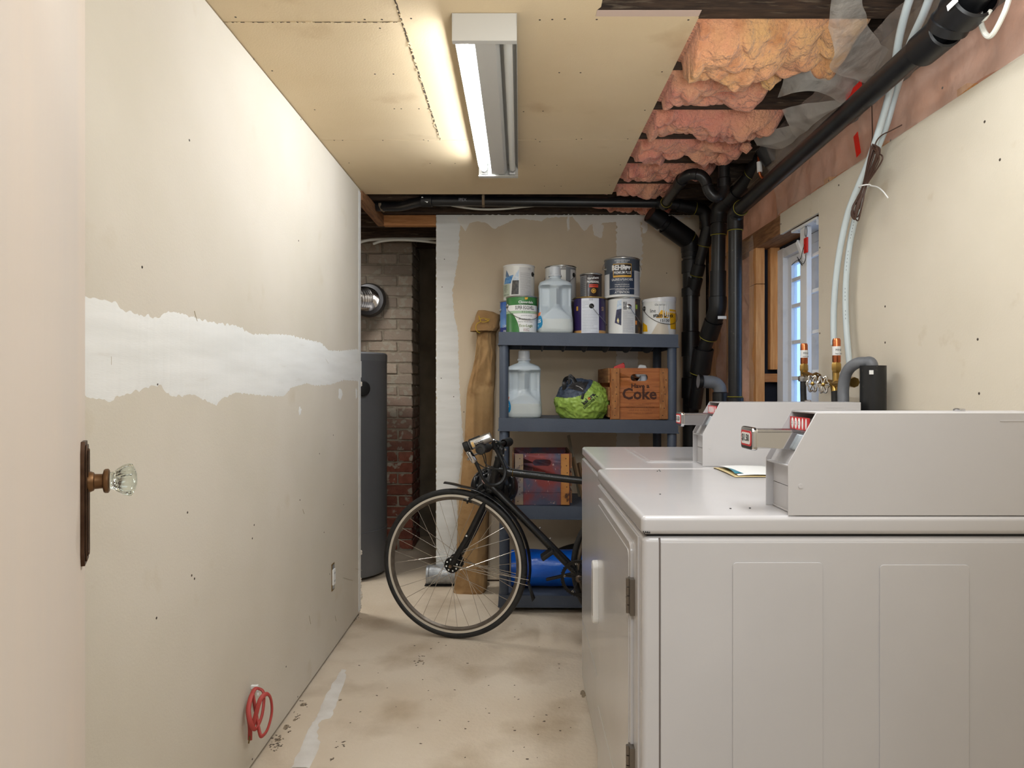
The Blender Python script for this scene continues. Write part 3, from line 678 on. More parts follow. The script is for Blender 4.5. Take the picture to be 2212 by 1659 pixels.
# horizontal run in the back bay and branch B
h0 = P(800, 446, 3.80); h1 = P(866, 446, 3.72); h2 = P(916, 434, 3.60); h3 = P(1440, 438, 3.60); h4 = P(1522, 454, 3.62); h5 = P(1528, 500, 3.66); h6 = P(1503, 600, 3.76); h7 = P(1499, 630, 3.79)
Hh = pipe('drain_pipe', 'horizontal black drain pipe strapped below the joists along the back wall', [h0, h1, h2, h3, h4, h5, h6, h7], .0262, .04)
couple_on(Hh, h2, h3, -.01, .035, .032, False); couple_on(Hh, h2, h3, .955, 1.0, .032, False); couple_on(Hh, h3, h4, .3, .75, .033); elbow(Hh, h4, (h4-h3).normalized(), (h5-h4).normalized(), .033, .05)
couple_on(Hh, h5, h6, -.12, .3, .035); couple_on(Hh, h5, h6, .7, .95, .036); couple_on(Hh, h5, h6, 1.0, 1.35, .040)
text('IPEX', .022, lambda x, y: h2.lerp(h3, .16)+Vector((x, -.0275, y)), inkg, Hh)
G().beam(h2+Vector((-.01,-.030,.008)), h2+Vector((.025,-.029,-.012)), .0015, .014).to('label_sticker', labelw, Hh)
st = thing('pipe_strap', 'perforated metal strap holding up the horizontal drain pipe', 'strap', h2)
for i, t in enumerate((.245,)):
    c = h2.lerp(h3, t)
    G().tube([(c.x, c.y-.032, 2.148), (c.x, c.y-.031, c.z), (c.x, c.y-.02, c.z-.024), (c.x, c.y, c.z-.031), (c.x, c.y+.03, c.z), (c.x, c.y+.03, 2.148)], .007, 6, flat=.15).to('strap_band', M('rusty strap', (120,104,84), .6, .5), st)
st2 = thing('pipe_strap', 'dull metal strap around the sloping pipe end beside the opening', 'strap', h1)
c = h0.lerp(h1, .35); G().tube([(c.x, c.y-.032, 2.148), (c.x, c.y-.031, c.z), (c.x+.01, c.y-.02, c.z-.024), (c.x+.02, c.y, c.z-.029)], .008, 6, flat=.15).to('strap_band', M('rusty strap', (0,0,0)), st2)
# P-trap
t_ = [(1437,440),(1476,384),(1492,375),(1515,378),(1526,392),(1530,412),(1544,426),(1556,424),(1564,410),(1564,345)]
tp = [P(x, y, yy) for (x, y), yy in zip(t_, (3.50,3.06,3.02,3.01,3.01,3.01,3.01,3.01,3.01,3.0))]
Tt = pipe('trap_pipe', 'black P-trap looping up and over above the horizontal drain', tp, .0245, .03)
couple_on(Tt, tp[0], tp[1], -.05, .08, .029); couple_on(Tt, tp[0], tp[1], .78, .95, .029, False); couple_on(Tt, tp[8], tp[9], .1, .4, .029, False)
for i in (3, 5, 7): G().lathe([(.0262,-.002),(.0276,0),(.0262,.002)], tp[i].lerp(tp[i-1], .5), tp[i]-tp[i-1], 24).to('joint_ring', abs2, Tt)
cv = thing('copper_riser', 'thin copper pipe with a white collar hanging above the pipe cluster', 'pipe', P(1641, 345, 2.9))
q = [P(1639,335,2.9), P(1640,372,2.9), P(1645,384,2.9), P(1655,386,2.88)]
G().tube(fillet(q, .02), .006, 10).to('pipe_run', copper, cv); G().tube([P(1640,350,2.9), P(1641,372,2.9)], .011, 12).to('collar', labelw, cv)
vx = P(1668, 340, 2.85)
vp = thing('pipe_end', 'black plastic pipe end under the joists beside the diagonal drain', 'pipe', vx)
G().tube([vx+Vector((-.03,0,.05)), vx+Vector((.01,0,-.015))], .045, 24).to('cap_body', abs2, vp, bev=.003)
# grey elbow low in the cluster
e0 = P(1508, 824, 3.2); e1 = P(1556, 826, 3.2); e2 = P(1558, 900, 3.2); e2.z = .02
E = pipe('waste_elbow', 'grey black waste elbow low in the pipe cluster behind the washer', [e0, e1, e2], .030, .05, hose_g)
coupling(E, e1-Vector((0,0,.11)), e1-Vector((0,0,.045)), .036); coupling(E, e0, e0.lerp(e1, .2), .034)
# white cable under the horizontal pipe, cables in the alcove
tag(G().tube(spline([P(*p) for p in ((905,440,3.70),(930,438,3.70),(960,441,3.7),(1000,448,3.7),(1040,452,3.7),(1090,451,3.7),(1140,446,3.7),(1200,441,3.7),(1260,440,3.72))], 6), .0058, 8).to('white_cable', cablew), 'white cable sagging below the horizontal drain pipe', 'cable')
tag(G().tube(spline([P(*p) for p in ((775,524,4.4),(800,518,4.4),(840,516,4.4),(900,516,4.4),(960,516,4.4))], 6), .009, 8).to('white_cable', cablew), 'upper white pipe bending across the opening above the chimney', 'cable')
tag(G().tube(spline([P(*p) for p in ((806,527,4.35),(825,521,4.35),(860,518,4.35),(905,520,4.35),(950,525,4.35))], 6), .008, 8).to('white_cable', cablew), 'lower white pipe with a dark end above the chimney', 'cable')

# ================================================================ WATER PIPES ON THE RIGHT WALL
def wpts(l, X): return [PX(x, y, X) for x, y in l]
pA = thing('water_pipe', 'pale grey water pipe curving down the right wall, left one, to the copper capped valve', 'pipe', PX(1803, 735, 1.04))
G().tube(spline([PX(1985,-60,.90), PX(1975,-30,.92), PX(1958,20,.94), PX(1943,80,.97), PX(1930,160,1.01)]+wpts([(1918,215),(1896,290),(1876,350),(1853,405),(1832,460),(1816,530),(1806,600),(1801,670),(1801,745)], 1.045), 8), .0098, 14).to('pipe_run', pex, pA)
pB = thing('water_pipe', 'pale grey water pipe with printed markings, right one, falling behind the grey hose', 'pipe', PX(1833, 770, 1.06))
G().tube(spline([PX(2032,-60,.90), PX(2018,-30,.93), PX(1995,30,.96), PX(1968,90,.99), PX(1950,150,1.02)]+wpts([(1932,210),(1915,270),(1892,330),(1868,400),(1848,470),(1834,540),(1827,620),(1828,700),(1836,800)], 1.07), 8), .0095, 14).to('pipe_run', pex, pB)
g = G(); rs = random.Random(4)
l = spline(wpts([(1848,470),(1834,540),(1827,620),(1828,700)], 1.07), 30)
for i in range(4, 88, 3):
    if rs.random() < .75: g.tube([l[i]+Vector((-.0055,-.0078,0)), l[i]+(l[i+1]-l[i])*1.2+Vector((-.0055,-.0078,0))], .0007, 4)
l = spline([PX(1958,20,.94), PX(1943,80,.97), PX(1930,160,1.01)], 30)
for i in range(2, 56, 3):
    if rs.random() < .8: g.tube([l[i]+Vector((-.0065,-.0075,0)), l[i]+(l[i+1]-l[i])*1.2+Vector((-.0065,-.0075,0))], .0007, 4)
g.to('pipe_print', pexmark, pB, kind='stuff')
# copper arrestors, brass tees, valves
vf = thing('valve_assembly', 'brass water valves with two copper arrestor caps behind the washer', 'valve', PX(1770, 820, 1.02))
def at(px, py, X=1.02): return PX(px, py, X)
def arrestor(px, y0, y1, r):
    a = at(px, y1); b = at(px, y0)
    o = G().lathe([(r*.55,-.01),(r,.0),(r,(b-a).length-.006),(r*.8,(b-a).length),(0,(b-a).length+.001)], a, b-a, 24).to('arrestor', copper, vf)
    L = (b-a).length; G().lathe([(r+.0006, L*.28), (r+.0006, L*.66)], a, b-a, 24).to('paper_label', labelw, o)
    z = a+Vector((0,0,L*.5)); text('MINI', .010, lambda x, y: z+Vector((x*.9, -r-.0009, y)), ink, o); text('TRAP 300', .006, lambda x, y: z+Vector((x*.9, -r-.0009, y-.012)), ink, o)
    G().lathe([(r*.7,-.035),(r*1.05,-.030),(r*1.25,-.024),(r*1.25,-.008),(r*1.05,-.003),(r,.002)], a, b-a, 6).to('hex_nut', brass, vf)
arrestor(1737, 742, 785, .0125); arrestor(1807, 731, 782, .0125)
vb = G()
vb.tube([at(1736,795), at(1735,812)], .009, 14).tube([at(1734,804), at(1762,815)], .0085, 14)
vb.tube([at(1762,815), at(1772,822), at(1788,826), at(1806,828), at(1822,826), at(1838,822)], .0105, 14).tube([at(1805,788), at(1806,828)], .0105, 14)
vb.tube([at(1800,826), at(1803,846)], .011, 14); vb.tube([at(1830,824), at(1846,826)], .016, 8)
vb.to('brass_body', brass, vf)
G().lathe([(.013,-.012),(.015,-.008),(.015,.008),(.013,.012)], at(1764,814), at(1772,819)-at(1764,814), 8).to('hex_nut', brass, vf)
G().lathe([(.015,-.010),(.017,-.006),(.017,.006),(.014,.010)], at(1735,818), (0,0,1), 16).to('hose_coupling', silver, vf)
for px, py in ((1755, 829), (1778, 831)):
    c = at(px, py, .985); nrm = Vector((-.35,-1,0)).normalized(); sx = Vector((1,-.35,0)).normalized()
    pts = []
    for i in range(48):
        a = 2*math.pi*i/48; r = .026*(1+.13*math.cos(a*6)); pts.append(c+(sx*math.cos(a)*.62+Vector((0,0,1))*math.sin(a))*r)
    hw = G().tube(pts, .0032, 8, closed=True)
    for i in range(3): hw.tube([pts[i*8], pts[i*8+24]], .0026, 6)
    h = hw.to('valve_wheel', chrome, vf); G().lathe([(0,-.004),(.006,-.004),(.006,.004),(0,.006)], c, nrm, 12).to('wheel_hub', brass, h)
    G().tube([c, c-nrm*.03], .005, 10).to('valve_stem', brass, h)
G().tube(fillet([at(1735,818), at(1735,850), at(1740,930)], .03), .0105, 14).to('supply_hose', blackrub, vf, label='black rubber supply hose')
G().tube(fillet([at(1803,844), at(1803,860), at(1806,930)], .03), .0105, 14).to('supply_hose', blackrub, vf, label='black rubber supply hose')
# standpipe and grey drain hose
sp_ = thing('standpipe', 'wide black standpipe with a hooked grey hose dropped into it', 'pipe', PX(1886, 900, 1.035))
sX = 1.035; sc_ = PX(1886, 790, sX); sy = sc_.y
g = G().lathe([(.0305,0),(.0355,0),(.0355,.62),(.0305,.62)], (sX, sy, sc_.z-.62), (0,0,1), 32); g.f.append(tuple()) if False else None
g.to('pipe_run', abs_, sp_)
G().beam(Vector((sX-.030, sy-.0365, sc_.z-.02)), Vector((sX-.018, sy-.0370, sc_.z-.02)), .0006, .012).to('label_sticker', labelw, sp_)
hs_ = thing('drain_hose', 'ribbed grey drain hose hooked over into the black standpipe', 'hose', PX(1822, 880, .99))
G().tube(spline([PX(1824,920,.98), PX(1822,880,.98), PX(1822,835,.985), PX(1830,803,.99), PX(1848,786,1.0), PX(1868,783,1.02), Vector((sX-.004, sy, sc_.z+.004)), Vector((sX, sy, sc_.z-.06))], 8), .0165, 18).to('hose_run', hose_g, hs_)
# brown wire coil hung on the wall
bw = M('brown wire', (74,52,42), .5)
wc = thing('wire_coil', 'coil of thin brown wire hung with a white cable tie on the right wall', 'coil', PX(1872, 400, 1.0))
rc = random.Random(9)
top = PX(1896, 318, 1.03); bot = PX(1858, 470, 1.03); mid = PX(1868, 402, 1.03)
for k in range(9):
    wt, wb_ = rc.uniform(.020,.036), rc.uniform(.016,.030); o1 = rc.uniform(-.006,.006); o2 = rc.uniform(-.02,.012); dx = rc.uniform(-.016,.006)
    ax = Vector((0, -1, 0)); pts = []
    t0 = top+Vector((dx, -.003, o2)); b0 = bot+Vector((dx, 0, -o2+rc.uniform(-.008,.012)))
    ctrl = [t0, t0+ax*-wt*.8+Vector((0,0,-.03)), mid+ax*(-.011+o1), b0+ax*-wb_+Vector((0,0,.03)), b0, b0+ax*wb_+Vector((0,0,.03)), mid+ax*(.010+o1), t0+ax*wt*.8+Vector((0,0,-.03))]
    cc = ctrl+[ctrl[0]]
    e = spline(cc, 9)[:-1]
    G().tube(e, .0021, 6, closed=True).to('wire_loop', bw, wc)
G().tube(spline([PX(1948,270,1.06), PX(1925,282,1.05), PX(1905,292,1.04), PX(1893,306,1.035), PX(1886,330,1.03)], 6), .0019, 6).tube(spline([PX(1882,175,1.05), PX(1884,260,1.05), PX(1884,300,1.04), PX(1876,345,1.03), PX(1868,400,1.03)], 6), .0019, 6).to('wire_tail', bw, wc)
tie = [mid+Vector((.014*math.cos(a), .022*math.sin(a), .002*math.sin(a))) for a in [i*.35 for i in range(18)]]
G().tube(tie, .002, 6, closed=True).to('cable_tie', labelw, wc); G().tube(spline([PX(1880,401,1.01), PX(1895,404,1.0), PX(1907,413,.99), PX(1918,427,.985)], 5), .0018, 6).to('tie_tail', labelw, wc)
# white cable loops top right
tag(G().tube(spline([PX(2112,-40,1.0), PX(2116,20,1.0), PX(2122,60,1.0), PX(2140,78,1.0), PX(2168,30,1.0), PX(2185,-20,1.0)], 8), .0055, 8).tube(spline([PX(2140,22,.99), PX(2128,40,.99), PX(2120,44,.99)], 5), .004, 8).to('white_cable', cablew), 'white cable looping down beside the drain pipe at the upper right', 'cable')

# ================================================================ LEFT WALL FITTINGS
oc = PX(719, 1246, XL)
ol = thing('outlet', 'uncovered white outlet in a ragged hole in the left wall', 'outlet', oc)
yw = .030
G().box(XL+.0002, XL+.0012, oc.y-.023, oc.y+.021, oc.z-.058, oc.z+.058).to('wall_box', M('box brown', (120,92,44), .8), ol)
G().box(XL, XL+.008, oc.y-.016, oc.y+.018, oc.z-.034, oc.z+.034).to('receptacle', labelw, ol, bev=.003)
for dz in (-.017, .017):
    g = G()
    for dy in (-.006, .006): g.box(XL+.008, XL+.0086, oc.y+dy-.001, oc.y+dy+.001, oc.z+dz-.004, oc.z+dz+.004)
    g.to('socket_slot', ink, ol)
G().box(XL+.001, XL+.003, oc.y-.01, oc.y+.012, oc.z+.034, oc.z+.052).box(XL+.001, XL+.003, oc.y-.01, oc.y+.012, oc.z-.052, oc.z-.034).to('mounting_strap', galv, ol)
rcable = M('red cable sheath', (168,64,58), .55)
cc = thing('red_cable', 'red cable coil hanging from a white clip low on the left wall', 'cable', PX(556, 1485, XL))
def W(px, py, d=.02): return PX(px, py, XL+d)
rp = [W(556,1600,.012),W(540,1598,.012),W(540,1570,.014),W(536,1530,.016),W(548,1492,.02),W(560,1488,.03),W(570,1500,.045),W(566,1545,.05),W(552,1575,.04),W(541,1560,.03),W(537,1530,.02),W(545,1500,.02),W(551,1530,.03),W(560,1580,.05),W(566,1590,.06),W(578,1575,.065),W(587,1540,.065),W(585,1510,.06),W(576,1499,.055),W(562,1512,.045),W(551,1550,.035),W(546,1570,.03)]
G().tube(spline(rp[1:], 8), .0066, 10, flat=.6).to('cable_run', rcable, cc)
G().tube([W(540,1590,.014), W(537,1606,.012)], .0022, 6).to('bare_wire', M('bare wire', (110,86,40), .5), cc)
G().beam(W(556,1481,.004), W(557,1500,.030), .008, .006, (1,0,0)).box(XL, XL+.02, W(557,1483).y-.005, W(557,1483).y+.005, W(557,1483).z-.006, W(557,1483).z+.004).to('clip', labelw, cc, bev=.001)

# ================================================================ WATER HEATER, DUCTS
wh = thing('water_heater', 'tall grey water heater standing in the opening in front of the brick chimney', 'water heater', (-1.07, 4.19, 0))
G().lathe([(0,.02),(.245,.02),(.25,.03),(.25,1.30)], wh.location, (0,0,1), 64).to('tank', heaterm, wh)
G().lathe([(.252,1.295),(.252,1.335),(.245,1.345),(0,1.345)], wh.location, (0,0,1), 64).to('top_cap', M('heater cap', (100,102,106), .35), wh, bev=.002)
G().lathe([(.251,.28),(.2525,.282),(.2525,.286),(.251,.288)], wh.location, (0,0,1), 64).to('seam_band', heaterm, wh)
for a in (0.5, 2.5, 4.5): G().tube([(-1.07+.2*math.cos(a), 4.19+.2*math.sin(a), 0), (-1.07+.2*math.cos(a), 4.19+.2*math.sin(a), .022)], .02, 12).to('foot', blackpl, wh)
def cyl(cx, cy, r, a0, z0, e=.0006): return lambda x, y: Vector((cx+(r+e)*math.sin(a0+x/r), cy-(r+e)*math.cos(a0+x/r), z0+y))
def cpatch(cx, cy, r, a0, a1, z0, z1, e=.0005):
    n = max(3, int(abs(a1-a0)/.12))
    return G().add([(cx+(r+e)*math.sin(a0+(a1-a0)*i/n), cy-(r+e)*math.cos(a0+(a1-a0)*i/n), z) for i in range(n+1) for z in (z0, z1)], [(2*i, 2*i+2, 2*i+3, 2*i+1) for i in range(n)])
la = .42
cpatch(-1.07, 4.19, .25, la, la+.20, 1.195, 1.29).to('label_sticker', labelw, wh)
text('240 V', .016, cyl(-1.07, 4.19, .2515, la+.10, 1.265), ink, wh); text('RELEVÉ', .012, cyl(-1.07, 4.19, .2515, la+.10, 1.225), inkg, wh)
kc = cyl(-1.07, 4.19, .25, .62, 1.13, 0)(0, 0); kn = Vector((math.sin(.62), -math.cos(.62), 0))
G().lathe([(.045,0),(.045,.022),(.04,.03),(.02,.034),(0,.034)], kc, kn, 28).to('thermostat_knob', blackpl, wh)
fd = thing('flue_duct', 'shiny corrugated metal flue entering the chimney above the heater', 'duct', (-1.02, 4.70, 1.70))
fc = P(797, 648, 4.70)
G().lathe([(.075,-.012),(.115,-.012),(.118,-.006),(.115,.0),(.105,.03),(.08,.034)], fc, (0,-1,0), 40).to('collar', M('dark flue collar', (92,92,94), .4, .8), fd)
pts = spline([fc, fc+Vector((-.02,-.08,0)), fc+Vector((-.10,-.2,-.03)), fc+Vector((-.24,-.28,-.12))], 22)
G().tube(pts, [.078+.005*math.sin(i*2.1) for i in range(len(pts))], 28).to('corrugated_tube', M('flue metal', (196,192,190), .18, 1), fd)
gd = thing('metal_duct', 'short grey metal duct lying on the floor behind the bicycle wheel', 'duct', (-.44, 3.935, 0))
G().lathe([(.050,0),(.056,0),(.056,.30),(.050,.30)], (-.535, 3.935, .0585), (1,0,0), 36).to('duct_body', galv, gd)
G().lathe([(.056,.012),(.058,.015),(.056,.018)], (-.535, 3.935, .0585), (1,0,0), 36).to('duct_seam', galv, gd)
G().box(-.545, -.26, 3.90, 3.985, .0, .004).to('shade_strip', blackrub, gd, label='dark strip painted as the shade under the duct')  # flat dark strip, a painted stand-in for the shade beneath the duct

# ================================================================ WASHER AND DRYER
def machine(name, label, cat, x0, x1, y0, y1, cyn, kind, cx0, slot_y):
    m = thing(name, label, cat, ((x0+x1)/2, (y0+y1)/2, 0))
    G().box(x0, x1, y0, y1, .02, .877).to('cabinet', mach, m, bev=.010, seg=4)
    G().box(x0-.002, x1, y0-.0015, y1+.001, .8815, .915).to('lid', mach, m, bev=.009, seg=4)
    G().box(x0+.01, x1-.01, y0+.01, y1-.01, .876, .882).to('lid_gap', blackpl, m)
    for fx in (x0+.06, x1-.06):
        for fy in (y0+.06, y1-.06): G().lathe([(0,0),(.02,0),(.02,.012),(.008,.014),(.008,.03)], (fx, fy, 0), (0,0,1), 16).to('foot', blackrub, m)
    # embossed side panel with two raised rectangles
    s_ = G().box(x0+.0325, x1-.02, y0-.0012, y0+.004, .035, .868).to('side_panel', mach, m, bev=.001, label='flat side sheet with two embossed rectangles')
    groove = M('panel seam', (120,112,106), .5)
    G().box(x0+.0295, x0+.0322, y0-.0004, y0+.003, .03, .876).to('seam', M('dark seam', (96,88,84), .6), m)
    for a, b, c, d in ((.160,.320,.10,.833),(.421,.580,.10,.829)):
        g = G(); g.prism(rrect(x0+a, x0+b, c, d, .007), lambda u, v, t: Vector((u, t, v)), y0-.0012, y0-.0034)
        g.to('embossed_panel', mach, s_, bev=.0014)
    # front face sheet
    G().box(x0-.0035, x0+.004, y0+.030, y1-.012, .27, .872).to('front_panel', mach, m, bev=.002)
    G().box(x0-.0035, x0+.004, y0+.030, y1-.012, .045, .265).to('toe_panel', mach, m, bev=.003)
    # coin box
    cb = G(); b0, b1 = cyn, cyn+.112; zb = .9155
    prof = [(cx0, zb), (cx0, 1.0085), (cx0+.050, 1.0985), (x1-.002, 1.0985), (x1-.002, zb)]
    fnp = lambda u, v, t: Vector((u, t, v))
    cb.prism(prof, fnp, b0, b0+.0022); cb.prism(prof, fnp, b1-.0022, b1)
    cb.box(cx0+.050, x1-.002, b0+.0022, b1-.0022, 1.0962, 1.0985); cb.box(x1-.006, x1-.002, b0+.0022, b1-.0022, zb, 1.096)
    cb.box(cx0+.012, x1-.006, b0+.0022, b1-.0022, zb, zb+.003)
    c = cb.to('coin_box', machin, m, bev=.0007, seg=1)
    G().box(cx0+.014, cx0+.017, b0+.0022, b1-.0022, zb, .962).to('access_door', machin, c, bev=.0005)
    G().box(cx0+.014, cx0+.017, b0+.0022, b1-.0022, .963, 1.002).to('face_plate', machin, c, bev=.0005)
    G().box(cx0+.001, cx0+.030, b0+.0022, b1-.0022, 1.0015, 1.004).to('ledge', machin, c)
    tn = Vector((.050, 0, .090)).normalized(); nn = Vector((.090, 0, -.050)).normalized()
    def sl(d, s0, s1, e0, e1, mat, nm, y0_=b0+.0022, y1_=b1-.0022, bev=.0005):
        o_ = Vector((cx0, 0, 1.0085)); vs = []
        for yy in (y0_, y1_):
            for s__, e in ((s0,e0),(s1,e0),(s1,e1),(s0,e1)): q = o_+tn*s__+nn*e; vs.append((q.x, yy, q.z))
        return G().add(vs, [(0,1,2,3),(7,6,5,4),(0,4,5,1),(1,5,6,2),(2,6,7,3),(3,7,4,0)]).to(nm, mat, c, bev=bev)
    sl(0, -.002, .030, .010, .013, machin, 'lower_slope'); 
    mech = M('mechanism grey', (168,174,176), .35, .6)
    sl(0, .028, .060, .004, .020, mech, 'mechanism_block', b0+.012, b1-.012, .003)
    sl(0, .058, .103, .030, .033, machin, 'upper_slope')
    # red coin label standing in the recess, facing the user, with white ovals
    lx = cx0+.045; ly0, ly1 = b0+.018, b1-.006
    red = M('red label', (196,52,56), .45)
    lo = G().box(lx, lx+.001, ly0, ly1, 1.064, 1.088).to('coin_label', red, c, label='red coin label with white ovals')
    for i in range(5):
        yy = ly1-.012-i*.0155; wv = .0035 if i > 2 else .0058
        g = G().lathe([(1, 0), (.9, .0004), (0, .0004)], (0,0,0), (-1,0,0), 20); g.v = [Vector((lx-.0001+v.x, yy+v.y*wv, 1.076+v.z*.0105)) for v in g.v]
        g.to('label_oval', labelw, lo)
        if wv > .005: text('2', .009, lambda x, y, yy=yy: Vector((lx-.0009, yy-x, 1.0765+y)), ink, lo)
        G().box(lx-.004, lx, yy-.0014, yy+.0014, 1.046, 1.063).to('coin_slot', ink, lo)
    # chrome slide
    sX0 = cx0-.056; sz = 1.0335; zt = 1.0625; y_a, y_b = b0+.028, b0+.088
    g = G(); pr = [(sX0+.010, zt), (sX0+.130, zt), (sX0+.104, zt-.012), (sX0+.082, sz-.004), (sX0+.010, sz+.001)]
    g.prism(pr, fnp, y_a, y_a+.002); g.prism(pr, fnp, y_b-.002, y_b); g.box(sX0+.01, sX0+.132, y_a, y_b, zt-.0015, zt+.0005)
    g.box(sX0+.01, sX0+.09, y_a+.002, y_b-.002, sz-.001, sz+.001)
    sd = g.to('coin_slide', chrome, c, bev=.0005, seg=1)
    for yy in (y_a+.004, y_b-.006): G().box(sX0+.012, sX0+.125, yy, yy+.002, zt, zt+.003).to('slide_rail', chrome, sd)
    G().prism(rrect(y_a-.004, y_b+.002, sz-.006, zt+.008, .009), lambda u, v, t: Vector((t, u, v)), sX0, sX0+.011).to('slide_handle', chrome, sd, bev=.003)
    # price badge on the end of the slide, turned a little to the room
    dirn = Vector((-1, -.0, 0)); bd = c
    yc_ = (y_a+y_b)/2
    bg = G().prism(rrect(y_a+.002, y_b-.004, sz+.002, zt+.001, .006), lambda u, v, t: Vector((t, u, v)), sX0-.0008, sX0).to('price_badge', red, sd)
    G().prism(rrect(y_a+.0055, y_b-.0075, sz+.0055, zt-.0025, .005), lambda u, v, t: Vector((t, u, v)), sX0-.0012, sX0-.0008).to('badge_face', labelw, bg)
    text('$1.50', .0175, lambda x, y: Vector((sX0-.0018, yc_-x, (sz+zt)/2+.002+y)), ink, sd, bold=.02, sx=1.0)
    # badge is repeated on the chamfered near end of the handle
    e_ = Vector((sX0+.004, y_a-.0045, 0))
    G().lathe([(.0045,0),(.0045,.0008),(.003,.001),(0,.0006)], (cx0+.022, b0, .968), (0,-1,0), 16).to('rivet', machin, c)
    G().box(x1-.10, x1-.055, b0-.0006, b0, 1.083, 1.0855).to('embossed_dash', machin, c, bev=.0003)
    G().lathe([(.010,0),(.010,.004),(.007,.006),(0,.006)], (x1-.12, b1-.03, 1.0985), (0,0,1), 20).to('lock_bolt', chrome, c)
    return m, c
dy, cb1 = machine('clothes_dryer', 'white dryer nearest the camera with two embossed side rectangles', 'dryer', .218, .955, 1.215, 1.902, 1.216, 'd', .478, 0)
wa_, cb2 = machine('washing_machine', 'white washing machine behind the dryer, farther from the camera', 'washer', .238, .98, 1.915, 2.592, 1.958, 'w', .524, 0)
# dryer door
dx = .2145
dr = G().prism(rrect(1.290, 1.832, .365, .848, .02), lambda u, v, t: Vector((t, u, v)), dx-.006, dx+.002).to('door', mach, dy, bev=.002)
G().prism(rrect(1.305, 1.818, .385, .832, .015), lambda u, v, t: Vector((t, u, v)), dx-.0075, dx-.005).to('door_inset', mach, dr, bev=.001)
hg = M('hinge metal', (120,112,104), .4, .9)
for z0, z1 in ((.718,.785),(.395,.470)):
    g = G().box(dx-.009, dx, 1.272, 1.296, z0, z1)
    for k in range(4): g.tube([(dx-.010, 1.288, z0+(z1-z0)*(k/4)+.001), (dx-.010, 1.288, z0+(z1-z0)*((k+1)/4)-.001)], .0045, 12)
    g.to('hinge', hg, dy)
G().prism(rrect(1.80, 1.845, .515, .68, .018), lambda u, v, t: Vector((t, u, v)), dx-.022, dx-.002).to('handle', whitep, dr, bev=.005, seg=3)
G().prism(rrect(1.808, 1.828, .535, .66, .009), lambda u, v, t: Vector((t, u, v)), dx-.0225, dx-.0215).to('handle_recess', M('handle recess', (150,144,140), .5), dr)
# washer lid door on top
g = G().prism(rrect(.384, .80, 2.06, 2.515, .02), lambda u, v, t: Vector((u, v, t)), .914, .9175); wl_ = g.to('top_door', mach, wa_, bev=.0012)
G().prism(rrect(.398, .786, 2.074, 2.50, .016), lambda u, v, t: Vector((u, v, t)), .917, .9186).to('door_inset', mach, wl_, bev=.0007)
# scuffs of black paint on the lid corner
g = G(); rs = random.Random(2)
for i in range(7): g.box(.2185+i*.0019, .2200+i*.0019, 1.2125, 1.2134, .8835+rs.uniform(0,.002), .886+rs.uniform(0,.003))
g.to('chipped_paint', ink, dy)
g = G()
for px, py in ((1424,1016),(1426,1018),(1420,1018),(1426,1068),(1578,1099),(1620,1098)):
    q = PZ(px, py, .9151); g.box(q.x-.0016, q.x+.0016, q.y-.0012, q.y+.0012, .915, .9164)
g.to('specks', ink, dy, kind='stuff')
# leaflet on the dryer lid
lf = thing('leaflet', 'folded leaflet with a teal cover lying between the two coin boxes', 'leaflet', PZ(1600, 1022, .915))
q = [PZ(1540,1010,.916), PZ(1588,1031,.916), PZ(1675,1031,.916), PZ(1650,1010,.916)]
def curl(pts, zs, name, mat):
    a, b, c, d = pts; n = 10
    return G().grid(lambda u, v: (a.lerp(d, u)).lerp(b.lerp(c, u), v)+Vector((0,0,zs*(math.sin(u*3.14)*.3+(1-u)**2*math.sin(v*3.14)))), n, n).to(name, mat, lf, solid=.0004)
curl([x+Vector((0,0,.0005)) for x in q], .002, 'back_page', M('ochre page', (196,176,130), .6))
curl([x+Vector((.012,.012,.003)) for x in q], .008, 'cover_page', labelw)
q2 = [PZ(1561,1013,.9185), PZ(1588,1026,.9185), PZ(1606,1026,.9185), PZ(1588,1013,.9185)]
curl([x+Vector((0,0,.0035)) for x in q2], .006, 'teal_print', M('teal print', (40,118,138), .5))
from mathutils.bvhtree import BVHTree
def xf(g, m): g.v = [m @ v for v in g.v]; return g
